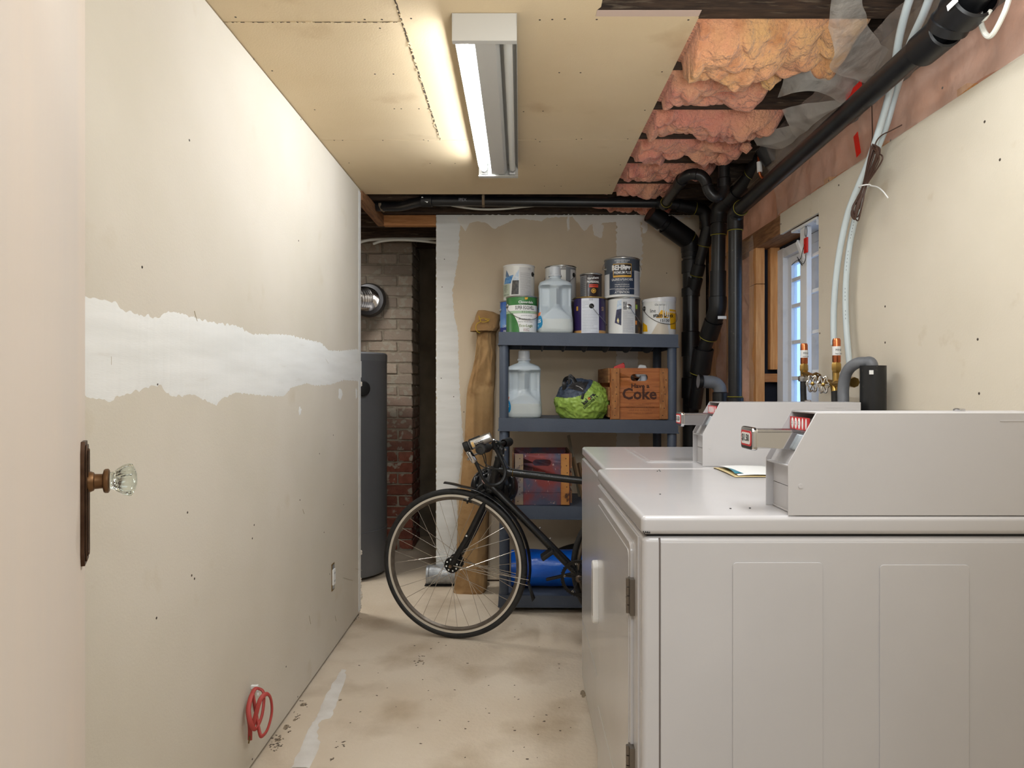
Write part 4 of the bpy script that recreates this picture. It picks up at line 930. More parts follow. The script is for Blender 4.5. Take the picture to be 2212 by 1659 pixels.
# ================================================================ SHELF UNIT
SX0, SX1, SY0, SY1 = -.107, .798, 3.44, 3.87
sh = thing('shelf_unit', 'slate grey plastic shelving unit holding paint cans and crates', 'shelf', (.345, 3.66, 0))
def zt(k, x): return (1.418, .984, .543, .090)[k]-.0145*(x-SX0)*(1 if k < 3 else .3)
for k in range(4):
    th = .066 if k < 3 else .060
    g = G(); nx = 24; 
    def pt(i, j, kk, k=k, th=th):
        x = SX0+(SX1-SX0)*i/nx; sag = .0
        return (x, SY0 if j == 0 else SY1, zt(k, x)-(th if kk else 0))
    # rim walls with a flange, deck with ribs
    z0 = lambda x: zt(k, x)
    def slab(xa, xb, ya, yb, da, db):
        n = 12; vs = []; 
        for i in range(n+1):
            x = xa+(xb-xa)*i/n; z = z0(x); vs += [(x, ya, z-db), (x, yb, z-db), (x, yb, z-da), (x, ya, z-da)]
        fs = [(i*4+a, i*4+(a+1) % 4, i*4+4+(a+1) % 4, i*4+4+a) for i in range(n) for a in range(4)]+[(0,1,2,3), (n*4+3, n*4+2, n*4+1, n*4)]
        g.add(vs, fs)
    slab(SX0, SX1, SY0, SY0+.006, 0, th); slab(SX0, SX1, SY1-.006, SY1, 0, th)
    slab(SX0, SX0+.006, SY0+.006, SY1-.006, 0, th); slab(SX1-.006, SX1, SY0+.006, SY1-.006, 0, th)
    slab(SX0+.006, SX1-.006, SY0+.006, SY1-.006, 0, .006)
    slab(SX0-.004, SX1+.004, SY0-.004, SY0+.002, th-.006, th)
    slab(SX0-.004, SX0+.002, SY0, SY1, th-.006, th); slab(SX1-.002, SX1+.004, SY0, SY1, th-.006, th)
    b = g.to('shelf_board', shelfp, sh, bev=.0012, seg=1)
    g = G()
    for i in range(1, 8):
        x = SX0+(SX1-SX0)*i/8; n = 10
        for j in range(n):
            ya = SY0+.006+(SY1-SY0-.012)*j/n; yb = ya+(SY1-SY0-.012)/n
            d = lambda y: .03+.055*math.sin(math.pi*(y-SY0)/(SY1-SY0))**.5 if k == 0 else .04
            g.add([(x-.002,ya,z0(x)-.005),(x+.002,ya,z0(x)-.005),(x+.002,yb,z0(x)-.005),(x-.002,yb,z0(x)-.005),(x-.002,ya,z0(x)-d(ya)),(x+.002,ya,z0(x)-d(ya)),(x+.002,yb,z0(x)-d(yb)),(x-.002,yb,z0(x)-d(yb))],
                  [(0,1,5,4),(1,2,6,5),(2,3,7,6),(3,0,4,7),(4,5,6,7)])
    g.to('shelf_ribs', shelfp, b)
for x in (SX0+.026, SX1-.026):
    for y in (SY0+.028, SY1-.028):
        zs = [0]+[zt(k, x) for k in (3,2,1,0)]
        for a, c in zip([0, zs[1]-.006, zs[2]-.006, zs[3]-.006], zs[1:]):
            G().lathe([(.023, 0), (.0235, .006), (.0235, c-a-.014), (.0205, c-a-.008)], (x, y, a+.0005), (0,0,1), 20).to('post', shelfp, sh)

# ================================================================ PAINT CANS
def can(label, x, y, z, r, h, body, rimm=tin, bail=None, ears=None, lidm=tin, drop=.06, name='paint_can', earm=tin, upbail=False):
    c = thing(name, label, 'can', (x, y, z), 'paint cans on the top shelf')
    G().lathe([(0,.001),(r-.004,.001),(r,.0),(r+.0012,.0025),(r,.005),(r,h-.007)], (x,y,z), (0,0,1), 56).to('body', body, c)
    G().lathe([(r,h-.0075),(r+.0026,h-.005),(r+.003,h-.002),(r+.001,h),(r-.004,h),(r-.006,h-.004)], (x,y,z), (0,0,1), 56).to('rim', rimm, c)
    G().lathe([(r-.006,h-.004),(r-.010,h-.007),(r-.014,h-.0035),(0,h-.0035)], (x,y,z), (0,0,1), 48).to('lid', lidm, c)
    if ears is not None:
        for a in ears:
            n = Vector((math.sin(a), -math.cos(a), 0))
            G().lathe([(.013,-.001),(.013,.0015),(.011,.003),(.0045,.004),(.0035,.009),(0,.010)], Vector((x, y, z+h*.74))+n*r, n, 20).to('ear', earm, c)
        a0 = ears[0]; sweep = bail
        if sweep:
            pts = []
            for i in range(25):
                t = i/24; a = a0+sweep*t; pts.append(Vector((x+(r+.009-.004*math.sin(t*math.pi))*math.sin(a), y-(r+.009-.004*math.sin(t*math.pi))*math.cos(a), z+h*.74+(-drop)*math.sin(t*math.pi)**.8)))
            if upbail:
                pts = [Vector((x+math.cos(t)*(r+.010), y+.012*math.sin(t), z+h*.74+math.sin(t)*drop)) for t in [math.pi*i/24 for i in range(25)]]
            G().tube(pts, .0014, 6).to('bail_handle', steelwire, c)
    return c
def lines(c, x, y, r, z, a0, a1, z0, z1, n, mat=None, h=.0012, seed=0):
    rs = random.Random(seed); g = G()
    for i in range(n):
        zz = z+z0+(z1-z0)*i/n; a = a0; e = a1 if rs.random() < .8 else a0+(a1-a0)*rs.uniform(.4,.9)
        while a < e:
            b = min(e, a+rs.uniform(.02,.07)); k = G()
            m = max(1, int((b-a)/.1)+1)
            g.add([(x+(r+.0010)*math.sin(a+(b-a)*j/m), y-(r+.0010)*math.cos(a+(b-a)*j/m), zz+d) for j in range(m+1) for d in (0, h)], [(2*j, 2*j+2, 2*j+3, 2*j+1) for j in range(m)])
            a = b+.014
    g.to('small_print', mat or inkg, c, kind='stuff', smooth=False)
CYf, CYb = 3.555, 3.745
def SX(px, Y): return (px-CX)/F*Y
greenl = M('can green', (38,92,44), .35, c2=(58,120,60), ns=12); whitecan = M('can white', (222,222,218), .35); 
# green eggshell can
r = .0805; x = SX(1127, CYf); y = CYf; z = zt(0, x)
c = can('green and white paint can at the left end of the top shelf, front', x, y, z, r, .190, greenl, bail=math.pi*.98, ears=(-1.15, -1.15+math.pi), drop=.075)
def lab(fn_, *a): pass
cpatch(x,y,r,-1.4,1.5,z+.112,z+.142,.0006).to('label_band', labelw, c)
cpatch(x,y,r,-1.5,1.5,z+.100,z+.111,.0006).to('label_band', M('pale green', (170,196,164), .4), c)
n = 12; cpg = G(); vs = []
for i in range(n+1):
    zz = .004+.095*i/n; w0 = -.15-.45*(i/n)**2; vs += [(x+(r+.0007)*math.sin(a), y-(r+.0007)*math.cos(a), z+zz) for a in [w0+(1.35-w0)*j/12 for j in range(13)]]
cpg.add(vs, [(i*13+j, i*13+j+1, i*13+j+14, i*13+j+13) for i in range(n) for j in range(12)]).to('label_front', labelw, c)
cy_ = lambda a0, z0, e=.0013: cyl(x, y, r, a0, z+z0, e)
text('Cloverdale', .018, cy_(.28, .156), M('white ink', (0,0,0)), c, bold=.01); text('P R E M I U M', .008, cy_(.28, .146), ink, c, bold=.02)
text('SUPER EGGSHELL', .026, cy_(.22, .127), ink, c, sx=.52, bold=.015); text('0 3 2 4 0', .0125, cy_(.28, .1055), ink, c)
text('WHITE BASE', .009, cy_(.32, .087), inkg, c, sx=1.2); text('Premium', .017, cy_(.2, .070), ink, c); text('Interior Acrylic Latex', .009, cy_(.25, .056), ink, c)
text('Eco-Logic', .019, cy_(.3, .036), M('olive ink', (112,128,62), .5), c, bold=.02); lines(c,x,y,r,z,.1,.5,.008,.024,4,M('brown ink',(150,110,100),.5),.002,3)
g = G().prism([(-.008,.004),(.010,.004),(.006,-.006),(-.006,-.007)], lambda u, v, t: cy_(.28, .176, .001+t)(u, v), 0, .0003); g.to('leaf_emblem', M('gold print', (214,164,60), .4), c)
# blue can behind it and the white/blue one stacked on top
x2 = SX(1112, CYb); bl = M('can blue', (30,84,170), .4, c2=(110,160,214), ns=5, stretch=(1,1,1)); z2 = zt(0, x2)
c = can('blue paint can behind the green one, mostly hidden at the shelf left end', x2, CYb, z2, r, .190, bl, ears=(-1.3,), bail=None)
cpatch(x2,CYb,r,-1.5,1.4,z2+.004,z2+.045,.0005).to('label_band', M('deep blue', (24,50,130), .4), c); text('2 IN 1', .02, cyl(x2,CYb,r,-.62,z2+.05,.001), labelw, c); text('PRO', .02, cyl(x2,CYb,r,-.62,z2+.022,.001), labelw, c)
x3 = SX(1121, CYb); z3 = z2+.190; y3 = CYb; r3 = .085
c = can('white can with a blue sketch label, stacked at the upper left of the shelf', x3, y3, z3, r3, .193, whitecan, rimm=whitep, ears=(1.05, 1.05-math.pi), bail=None, earm=blackpl)
cpatch(x3,y3,r3,-1.5,-.62,z3+.02,z3+.088,.0006).to('colour_sticker', M('sage sticker', (186,196,176), .5), c)
for k, (s_, zz) in enumerate((('SUPERIOR',.078),('INTERIOR',.068),('SEMI-GLOSS',.058),('TINT B',.047),('EGGSHELL WHITE',.030))): text(s_, .008, cyl(x3,y3,r3,-.98,z3+zz,.0012), ink, c, sx=.8)
def quad_on(x, y, r, z, pts, mat, nm, c, e=.0007):
    m = 6; (a,b,cc_,d) = [Vector((p[0], p[1], 0)) for p in pts]; 
    def f(u, v): q = (a.lerp(b, u)).lerp(d.lerp(cc_, u), v); return Vector((x+(r+e)*math.sin(q.x), y-(r+e)*math.cos(q.x), z+q.y))
    return G().grid(f, m, m).to(nm, mat, c)
bp = M('blue print', (44,110,176), .4, c2=(120,170,214), ns=60)
quad_on(x3,y3,r3,z3,((-1.2,.09),(-.55,.09),(-.35,.135),(-1.0,.125)), bp, 'label_picture', c); quad_on(x3,y3,r3,z3,((-1.0,.13),(-.6,.122),(-.75,.145),(-.9,.165)), M('grey blue print', (96,120,150), .4), 'label_picture', c)
quad_on(x3,y3,r3,z3,((-.5,.03),(-.02,.03),(0,.105),(-.42,.105)), M('charcoal print', (64,64,66), .5, c2=(96,92,88), ns=80), 'label_picture', c)
quad_on(x3,y3,r3,z3,((-.42,.105),(-.02,.105),(.0,.165),(-.2,.14)), M('blue wash', (176,198,220), .5, c2=(214,222,230), ns=90), 'label_picture', c)
cpatch(x3,y3,r3,.03,.92,z3+.008,z3+.176,.0006).to('instruction_label', M('grey paper', (206,206,206), .5), c); lines(c,x3,y3,r3,z3,.08,.8,.012,.15,26,seed=4)
g = G(); [g.add(cpatch(x3,y3,r3,.62+i*.03,.635+i*.03,z3+.163,z3+.176,.0012).v, [(0,2,3,1)]) for i in range(7)]; g.to('barcode', ink, c)
# big grey can behind the jug with the can it stands on
x4 = SX(1211, CYb); z4 = zt(0, x4)
c = can('plain grey paint can hidden behind the front jug, bottom one', x4, CYb, z4, .083, .190, M('can grey', (92,94,98), .4))
c = can('white and grey paint can standing behind the front jug, upper one', x4, CYb, z4+.190, .084, .192, whitecan, rimm=tin, ears=(.95, .95-math.pi), bail=-math.pi*.95, earm=blackpl, drop=.07)
cpatch(x4,CYb,.084,.28,1.5,z4+.195,z4+.372,.0006).to('grey_label', M('can grey light', (128,130,134), .4), c); cpatch(x4,CYb,.084,.62,1.4,z4+.2,z4+.36,.0011).to('instruction_label', M('grey paper', (0,0,0)), c)
quad_on(x4,CYb,.084,z4+.19,((-.1,.165),(.3,.165),(.3,.188),(.1,.188)), M('drip grey', (150,148,146), .5), 'paint_drip', c)
# purple can, small dark can
x5 = SX(1273.5, CYf); z5 = zt(0, x5); pur = M('can purple', (52,34,84), .35, c2=(34,30,66), ns=8); r5 = .083
c = can('dark purple paint can with a large white instruction label, front row', x5, CYf, z5, r5, .190, pur, rimm=M('brass rim', (180,150,90), .3, 1), ears=(.02, .02+math.pi), bail=math.pi*.97, earm=blackpl, drop=.09)
cpatch(x5,CYf,r5,-1.5,1.5,z5+.002,z5+.018,.0006).to('label_band', M('tan print', (196,150,90), .5), c)
cpatch(x5,CYf,r5,-.62,.50,z5+.004,z5+.181,.0010).to('instruction_label', M('cool paper', (214,218,226), .45), c); lines(c,x5,CYf,r5+.0006,z5,-.55,.42,.012,.125,20,seed=6); lines(c,x5,CYf,r5+.0006,z5,-.55,-.1,.13,.172,8,seed=7)
g = G(); [g.add(cpatch(x5,CYf,r5,-.14+i*.033,-.122+i*.033,z5+.168,z5+.180,.0016).v, [(0,2,3,1)]) for i in range(8)]; g.to('barcode', ink, c)
text('II', .028, cyl(x5,CYf,r5,-.95,z5+.13,.001), M('gold print', (0,0,0)), c, bold=.05); text('SI', .028, cyl(x5,CYf,r5,.82,z5+.128,.001), M('tan ink', (170,140,110), .5), c, bold=.02)
x6 = SX(1276.5, CYf); z6 = z5+.190; r6 = .0555
c = can('small dark varnish can standing on the purple can', x6, CYf, z6, r6, .124, M('can dark', (36,26,26), .3, c2=(52,40,38), ns=10), lidm=tin)
cpatch(x6,CYf,r6,-1.5,-.52,z6+.004,z6+.112,.0006).to('silver_label', M('silver print', (150,150,152), .3, .6), c); lines(c,x6,CYf,r6+.0002,z6,-1.3,-.55,.006,.11,22,ink,.0016,seed=9)
text('Varathane', .019, lambda a, b: cyl(x6,CYf,r6,.12,z6+.098,.001)(a, b+a*.12), labelw, c, sx=.8, bold=.02)
text('PROFESSIONAL', .0155, cyl(x6,CYf,r6,.12,z6+.078,.001), labelw, c, sx=.62, bold=.03)
cpatch(x6,CYf,r6,-.28,.62,z6+.060,z6+.0655,.0009).to('label_band', M('orange red', (200,64,40), .4), c); cpatch(x6,CYf,r6,-.28,.62,z6+.050,z6+.0575,.0009).to('label_band', M('orange red', (0,0,0)), c)
g = G().lathe([(.0125,0),(.009,0)], (0,0,0), (0,0,1), 8); g.v = [cyl(x6,CYf,r6,.15,z6+.032,.0011)(v.x, v.y) for v in g.v]; g.to('hazard_ring', M('gold print', (0,0,0)), c)
g = G().lathe([(.006,0),(.0001,0)], (0,0,0), (0,0,1), 6); g.v = [cyl(x6,CYf,r6,.15,z6+.032,.0011)(v.x, v.y) for v in g.v]; g.to('hazard_mark', M('gold print', (0,0,0)), c)
# white can with the scenic label, BEHR can above it
x7 = SX(1348, CYf); z7 = zt(0, x7); r7 = .083
c = can('white paint can with a landscape label, below the tall dark blue-grey can', x7, CYf, z7, r7, .190, whitecan, ears=(.16, .16+math.pi), bail=math.pi*.97, earm=tin, drop=.095)
quad_on(x7,CYf,r7,z7,((-.75,.06),(-.32,.045),(-.30,.13),(-.62,.125)), M('dusk print', (70,70,100), .5, c2=(40,46,70), ns=50), 'label_picture', c)
quad_on(x7,CYf,r7,z7,((-.62,.125),(-.30,.13),(-.30,.18),(-.55,.17)), M('blue wash', (0,0,0)), 'label_picture', c)
quad_on(x7,CYf,r7,z7,((-.6,.07),(-.5,.055),(-.46,.07),(-.52,.085)), M('pale yellow', (236,222,160), .5), 'label_picture', c)
cpatch(x7,CYf,r7,-.24,.50,z7+.006,z7+.182,.0010).to('instruction_label', M('grey paper', (0,0,0)), c); lines(c,x7,CYf,r7+.0005,z7,-.2,.44,.012,.12,24,seed=10)
cpatch(x7,CYf,r7,-.20,.02,z7+.125,z7+.165,.0014).to('code_block', M('code grey', (96,96,98), .5, c2=(160,160,160), ns=260, lo=.45, hi=.55), c)
cpatch(x7,CYf,r7,.58,1.4,z7+.006,z7+.182,.0008).to('label_side', M('dark scene', (50,42,44), .4, c2=(120,84,50), ns=30, lo=.55, hi=.7), c)
cpatch(x7,CYf,r7,.62,.78,z7+.13,z7+.152,.0012).to('green_mark', M('lime print', (150,180,60), .4), c); cpatch(x7,CYf,r7,.60,.74,z7+.05,z7+.07,.0012).to('flame_print', M('flame print', (230,140,50), .4), c)
x8 = SX(1343.5, CYf); z8 = z7+.190; r8 = .0905
bg_ = M('can blue grey', (86,94,104), .3, .35)
c = can('tall blue-grey floor paint can with a dark label, topmost of the front stack', x8, CYf, z8, r8, .202, whitecan, ears=(-1.35, -1.35+math.pi), bail=math.pi*.95, drop=.075, upbail=True)
cpatch(x8,CYf,r8,-1.6,1.6,z8+.012,z8+.194,.0005).to('label_back', bg_, c); cpatch(x8,CYf,r8,-.86,.56,z8+.014,z8+.128,.0010).to('label_front', M('navy print', (40,52,74), .4), c)
cpatch(x8,CYf,r8,.60,1.5,z8+.01,z8+.135,.0010).to('instruction_label', M('grey paper', (0,0,0)), c); cpatch(x8,CYf,r8,-1.5,-.92,z8+.01,z8+.12,.0010).to('instruction_label', M('grey paper', (0,0,0)), c)
lines(c,x8,CYf,r8+.0006,z8,.64,1.3,.014,.13,16,seed=12)
K = lambda a0, z0, e=.0018: cyl(x8, CYf, r8, a0, z8+z0, e)
cpatch(x8,CYf,r8,-.66,.40,z8+.099,z8+.168,.0012).to('logo_border', M('gold print', (0,0,0)), c); cpatch(x8,CYf,r8,-.63,.37,z8+.109,z8+.165,.0015).to('logo_panel', M('logo black', (30,22,22), .35), c)
text('BEHR', .034, K(-.34, .147, .0022), labelw, c, sx=.88, bold=.04); text('PREMIUM PLUS', .0195, K(-.12, .122, .0022), labelw, c, sx=.70, bold=.015)
bear = [(-.016,-.002),(-.012,.006),(-.004,.009),(.006,.007),(.012,.0075),(.018,.004),(.014,.001),(.012,-.001),(.010,-.010),(.006,-.010),(.005,-.003),(-.002,-.003),(-.003,-.010),(-.007,-.010),(-.008,-.004),(-.011,-.010),(-.015,-.010)]
g = G(); g.v = [K(.16, .147, .0022)(u*1.05, v*1.05) for u, v in bear]; g.f = [tuple(range(len(bear)))]; g.to('bear_emblem', labelw, c)
text('GALERIES & PLANCHERS', .0165, K(-.13, .087), labelw, c, sx=.62, bold=.01); text('BASE ACCENT', .010, K(-.1, .074), inkg, c)
for s_, zz, sz_ in (('INTERIEUR/EXTERIEUR',.184,.0085),('EMAIL BRILLANT',.175,.0085),('DURABILITE SUPERIEURE',.062,.0075),('LATEX 100% ACRYLIQUE',.052,.0075),('RESISTE AUX EGRATIGNURES, DECOLORATION,',.041,.007),('CRAQUELAGE ET PELAGE',.0345,.007)): text(s_, sz_, K(-.14, zz), labelw, c, sx=.9, bold=.01)
text('ATTENTION', .0165, K(-.14, .022), labelw, c, sx=.8, bold=.015)
# dented stain block can
x9 = SX(1423, CYf); z9 = zt(0, x9); r9 = .086
c = can('dented white and yellow paint can with dried drips, right end of the shelf', x9, CYf, z9, r9, .186, whitecan, rimm=whitep, lidm=whitep, ears=(-1.2, -1.2+math.pi), bail=math.pi*.98, drop=.085, earm=tin)
# buckled lid rising to the right
g = G().grid(lambda u, v: Vector((x9+r9*(1.0)*math.cos(u*6.2832)*v, CYf+r9*math.sin(u*6.2832)*v, z9+.184+.014*(math.cos(u*6.2832)*.5+.55)*(1-.1*v))), 40, 6, cu=True)
g.grid(lambda u, v: Vector((x9+(r9+.002)*math.cos(u*6.2832), CYf+(r9+.002)*math.sin(u*6.2832), z9+.170+v*(.014+.0126*(math.cos(u*6.2832)*.5+.55)))), 40, 3, cu=True)
g.to('buckled_lid', whitep, c)
yel = M('can yellow', (236,178,20), .4)
K = lambda a0, z0, e=.0012: cyl(x9, CYf, r9, a0, z9+z0, e)
quad_on(x9,CYf,r9,z9,((.55,.03),(1.5,.03),(1.5,.13),(.45,.13)), yel, 'label_yellow', c); quad_on(x9,CYf,r9,z9,((-.35,.085),(.45,.085),(.45,.115),(-.05,.125)), yel, 'label_yellow', c)
quad_on(x9,CYf,r9,z9,((-1.45,.02),(-.9,.018),(-.95,.05),(-1.4,.07)), yel, 'label_yellow', c)
text('stain block', .028, K(.12, .098, .0016), ink, c, sx=.92, bold=.03); text('15130', .019, K(.15, .071, .0016), ink, c, bold=.02, sx=1.1); text('Cloverdale', .013, K(-.1, .152), ink, c); text('line', .028, K(-.55, .122), ink, c, sx=.8)
text('millenium', .022, K(.62, .118, .0016), labelw, c); text('WHITE INTERIOR PRIMER', .0065, K(.1, .084), inkg, c); text('PRIMER WHITE', .0065, K(.15, .058), ink, c)
quad_on(x9,CYf,r9,z9,((-.66,.002),(.42,.002),(.32,.052),(-.25,.060)), M('dried drip', (206,194,174), .35), 'paint_drip', c, .0022)
for a, zz, l in ((.05,.08,.075),(.18,.095,.07),(.3,.09,.06),(-.2,.11,.05),(.42,.08,.05),(-.9,.09,.06)):
    G().tube([K(a, zz, .002)(0,0), K(a+.01, zz+l*.6, .0015)(0,0), K(a, zz+l, .001)(0,0)], [.0026,.0022,.0012], 8).to('paint_run', M('run white', (226,226,222), .3), c)

# ================================================================ JUGS
jugm = M('jug plastic', (206,216,222), .35, trans=.28, c2=(198,210,218), ns=4); liqm = M('jug liquid', (198,204,202), .3, trans=.15)
def jug(label, x, y, z, rot, side):
    j = thing('detergent_jug', label, 'jug', (x, y, z), 'detergent jugs')
    mt = Matrix.Translation((x, y, z)) @ Matrix.Rotation(rot, 4, 'Z')
    Z = [0,.004,.02,.06,.10,.15,.20,.245,.262,.272,.279,.284,.300]
    WX = [.080,.087,.091,.090,.086,.084,.084,.086,.080,.062,.040,.030,.030]; WY = [.055,.061,.064,.064,.062,.060,.060,.058,.052,.042,.038,.030,.030]
    def ev(A, zz):
        for i in range(len(Z)-1):
            if zz <= Z[i+1]:
                t = (zz-Z[i])/(Z[i+1]-Z[i]); t = t*t*(3-2*t) if zz > .02 else t; return A[i]+(A[i+1]-A[i])*t
        return A[-1]
    sm = lambda a, b, v: max(0, min(1, (v-a)/(b-a)))**2*(3-2*max(0, min(1, (v-a)/(b-a))))
    def fn(za, zb):
        def f(u, v):
            zz = za+(zb-za)*v; a = 2*math.pi*u; hx = ev(WX, zz); hy = ev(WY, zz)
            e = .45 if zz < .25 else .45+.55*sm(.25,.284,zz)
            cx_ = math.copysign(abs(math.cos(a))**e, math.cos(a)); cy__ = math.copysign(abs(math.sin(a))**e, math.sin(a))
            px_, py_ = hx*cx_, hy*cy__
            if abs(cy__) > .12:
                bar = .0145+.055*(1-sm(.070,.155,zz))**1.6+.006*sm(.222,.25,zz)
                d = sm(bar, bar+.014, abs(px_))*(1-.45*sm(.066,.086,abs(px_)))*sm(.080,.150,zz)*(1-sm(.232,.246,zz))*sm(.12,.6,abs(cy__))
                py_ -= math.copysign(.034*d, py_)
            return mt @ Vector((px_, py_, zz))
        return f
    G().grid(fn(0, .072), 120, 14, cu=True).add([mt @ Vector((.078*math.cos(t), .053*math.sin(t), .0005)) for t in [i*math.pi/12 for i in range(24)]], [tuple(range(24))]).to('liquid_level', liqm, j, ang=70, label='lower part filled with milky liquid')
    G().grid(fn(.072, .300), 120, 54, cu=True).to('body', jugm, j, ang=70)
    cp = G(); n = 72; prof = [(.034,.294),(.034,.302),(.030,.3035),(.0295,.306),(.0280,.343),(.0255,.346),(.0001,.346)]
    cp.grid(lambda u, v: (lambda i, t: mt @ Vector(((prof[i][0]*(1-t)+prof[i+1][0]*t)*(1+(.02*math.cos(u*2*math.pi*36) if 3 <= i < 5 else 0))*math.cos(u*2*math.pi), (prof[i][0]*(1-t)+prof[i+1][0]*t)*math.sin(u*2*math.pi), prof[i][1]*(1-t)+prof[i+1][1]*t)))(min(int(v*6), 5), v*6-min(int(v*6), 5)), 144, 12, cu=True)
    cp.to('cap', M('cap plastic', (184,188,192), .4), j, ang=30)
    # blue side label wrapping the left corner of the front
    bvh = BVHTree.FromPolygons(*(lambda gg: (gg.v, gg.f))(G().grid(fn(.001, .29), 120, 60, cu=True)))
    def surf(u, v, e=.0012):
        a = math.pi+u; d = Vector((math.cos(a), math.sin(a), 0)); o_ = Vector((0, 0, v)); hit = bvh.ray_cast(mt @ (o_+d*.3), (mt.to_3x3() @ (-d)))
        return hit[0]+mt.to_3x3() @ d*e if hit[0] else mt @ (o_+d*.09)
    blue = M('label blue', (24,128,178), .35)
    rows = [(.02,.10,.52),(.028,.13,.64),(.042,.15,.70),(.06,.16,.71),(.076,.15,.66),(.088,.13,.58)]
    g = G(); g.add([surf(-.6+(b+.6)*k/12, zz) for zz, a, b in rows for k in range(13)], [(i*13+k, i*13+k+1, i*13+k+14, i*13+k+13) for i in range(5) for k in range(12)]).to('blue_label', blue, j)
    g = G(); g.add([surf(-.6+(.52+.6)*k/12, zz) for zz in (.089,.100,.106) for k in range(13)], [(i*13+k, i*13+k+1, i*13+k+14, i*13+k+13) for i in range(2) for k in range(12)]).to('orange_label', M('label orange', (240,130,80), .35), j)
    g = G(); g.add([surf(-.6+(b+.6)*k/10, zz) for zz, b in ((.106,.30),(.13,.18),(.16,.06),(.19,-.1)) for k in range(11)], [(i*11+k, i*11+k+1, i*11+k+12, i*11+k+11) for i in range(3) for k in range(10)]).to('blue_label', blue, j)
    text('225', .022, lambda a, b: surf(.45+a/.085, .060+b, .002), labelw, j, bold=.03, sx=.9); text('doses', .010, lambda a, b: surf(.36+a/.085, .038+b, .002), labelw, j, bold=.01)
    text('LOT 2 L', .008, lambda a, b: surf(math.pi-.62+b/.07, .07-a, .0015), inkg, j)
    return j
jug('full-size translucent detergent jug among the cans on the top shelf', SX(1199, 3.53), 3.525, zt(0, .18)+.0005, R(3), 1)
jug('translucent detergent jug standing alone at the left of the second shelf', SX(1132, 3.55), 3.545, zt(1, .02)+.0005, R(2), 1)

# ================================================================ CRATES
def crate(name, label, x, y, z, w_, d, h, rot, fm, bm_, sm_, slot, fr=None):
    c = thing(name, label, 'crate', (x, y, z))
    m = Matrix.Translation((x, y, z)) @ Matrix.Rotation(rot, 4, 'Z'); t = .012; bt = .010; bw_ = .043
    def put(g, nm, mat, par=c, **k): return xf(g, m).to(nm, mat, par, bev=k.pop('bev', .0015), seg=1, **k)
    sw, shh, sc0 = slot
    for side in (0, 1):
        y0 = bt if side == 0 else d-bt-t; ff = lambda u, v, tt, y0=y0: Vector((u, y0+tt, v))
        zz = [0, h*.24, h*.52, h]
        for i in range(3):
            g = G(); a, b = zz[i]+.0006, zz[i+1]-.0006
            if i < 2: g.prism([(-w_/2, a), (w_/2, a), (w_/2, b), (-w_/2, b)], ff, 0, t)
            else:
                zc, rr_ = sc0, shh/2; L_ = sw/2-rr_
                arc = lambda a0, a1, cx_: [(cx_+rr_*math.cos(R(a0+(a1-a0)*k/8)), zc+rr_*math.sin(R(a0+(a1-a0)*k/8))) for k in range(9)]
                upc = arc(0, 90, L_)+arc(90, 180, -L_); loc_ = arc(180, 270, -L_)+arc(270, 360, L_)
                g.prism([(w_/2, zc), (w_/2, b), (-w_/2, b), (-w_/2, zc)]+upc[::-1], ff, 0, t)
                g.prism([(-w_/2, zc), (-w_/2, a), (w_/2, a), (w_/2, zc)]+loc_[::-1], ff, 0, t)
            put(g, 'end_plank', fm, bev=.0008)
    for s_ in (-1, 1):
        xa = s_*(w_/2-bw_/2-.004)
        for yy in (0, d-bt): 
            put(G().box(xa-bw_/2, xa+bw_/2, yy, yy+bt, .002, h-.002), 'batten', bm_ if not (fr and s_ < 0) else fr, bev=.002)
        for i, (a, b) in enumerate(((.0,.075),(.085,.165),(.175,h))):
            put(G().box(s_*(w_/2+.0005), s_*(w_/2+.010), .006, d-.006, a+.012, b), 'side_slat', sm_, bev=.0015)
    for i in range(4): put(G().box(-w_/2+.005+i*(w_-.01)/4, -w_/2+(i+1)*(w_-.01)/4, bt+t, d-bt-t, .004, .014), 'bottom_slat', sm_)
    g = G(); rs = random.Random(int(w_*1e4))
    for s_ in (-1, 1):
        for k in range(7):
            xx = s_*(w_/2-bw_/2)+rs.uniform(-.012,.012); zz_ = h*(k+.6)/7.3; g.lathe([(.0028,0),(.002,-.0008),(0,-.0006)], (xx, -.0001, zz_), (0,1,0), 8)
    put(g, 'nail_heads', M('nail dark', (46,34,24), .6), bev=0, kind='stuff')
    return c, m
cw = M('crate wood', (172,104,52), .6, c2=(144,80,36), ns=5, stretch=(1.5,10,14), c3=(96,56,28), n3=9, lo3=.62, hi3=.8, bump=(30,.12))
cw2 = M('crate batten wood', (166,110,60), .7, c2=(132,82,42), ns=9, stretch=(10,10,2), c3=(214,170,112), n3=14, lo3=.66, hi3=.74, bump=(30,.2))
Yc = 3.452; xc = (SX(1318,Yc)+SX(1446,Yc))/2; zc1 = zt(1, xc)+.001
coke, cm = crate('wooden_crate', 'orange-brown soda crate stenciled Have a Coke on the second shelf', xc, Yc, zc1, .298, .385, .262, R(1.5), cw, cw2, M('crate slat wood', (150,104,62), .8, c2=(110,70,38), ns=6, stretch=(10,1,10)), (.088,.034,.213))
br = M('stencil brown', (66,34,20), .7)
fp = lambda u, v: (lambda a, b: cm @ Vector((u+a, .0093, v+b)))
text('Have a', .030, fp(.004,.170), br, coke, bold=.035, sx=1.12); text('Coke', .078, fp(.0, .128), br, coke, bold=.028, sx=1.02)
for s_, zz in (('COKE IS THE PRODUCT', .078),('PROPERTY OF YOUR BOTTLER', .062),('COLD AND REFRESHING', .047),('SOLD SUBJECT TO DEPOSIT', .032)): text(s_, .0105, fp(.004, zz), M('faded stencil', (112,66,38), .8), coke)
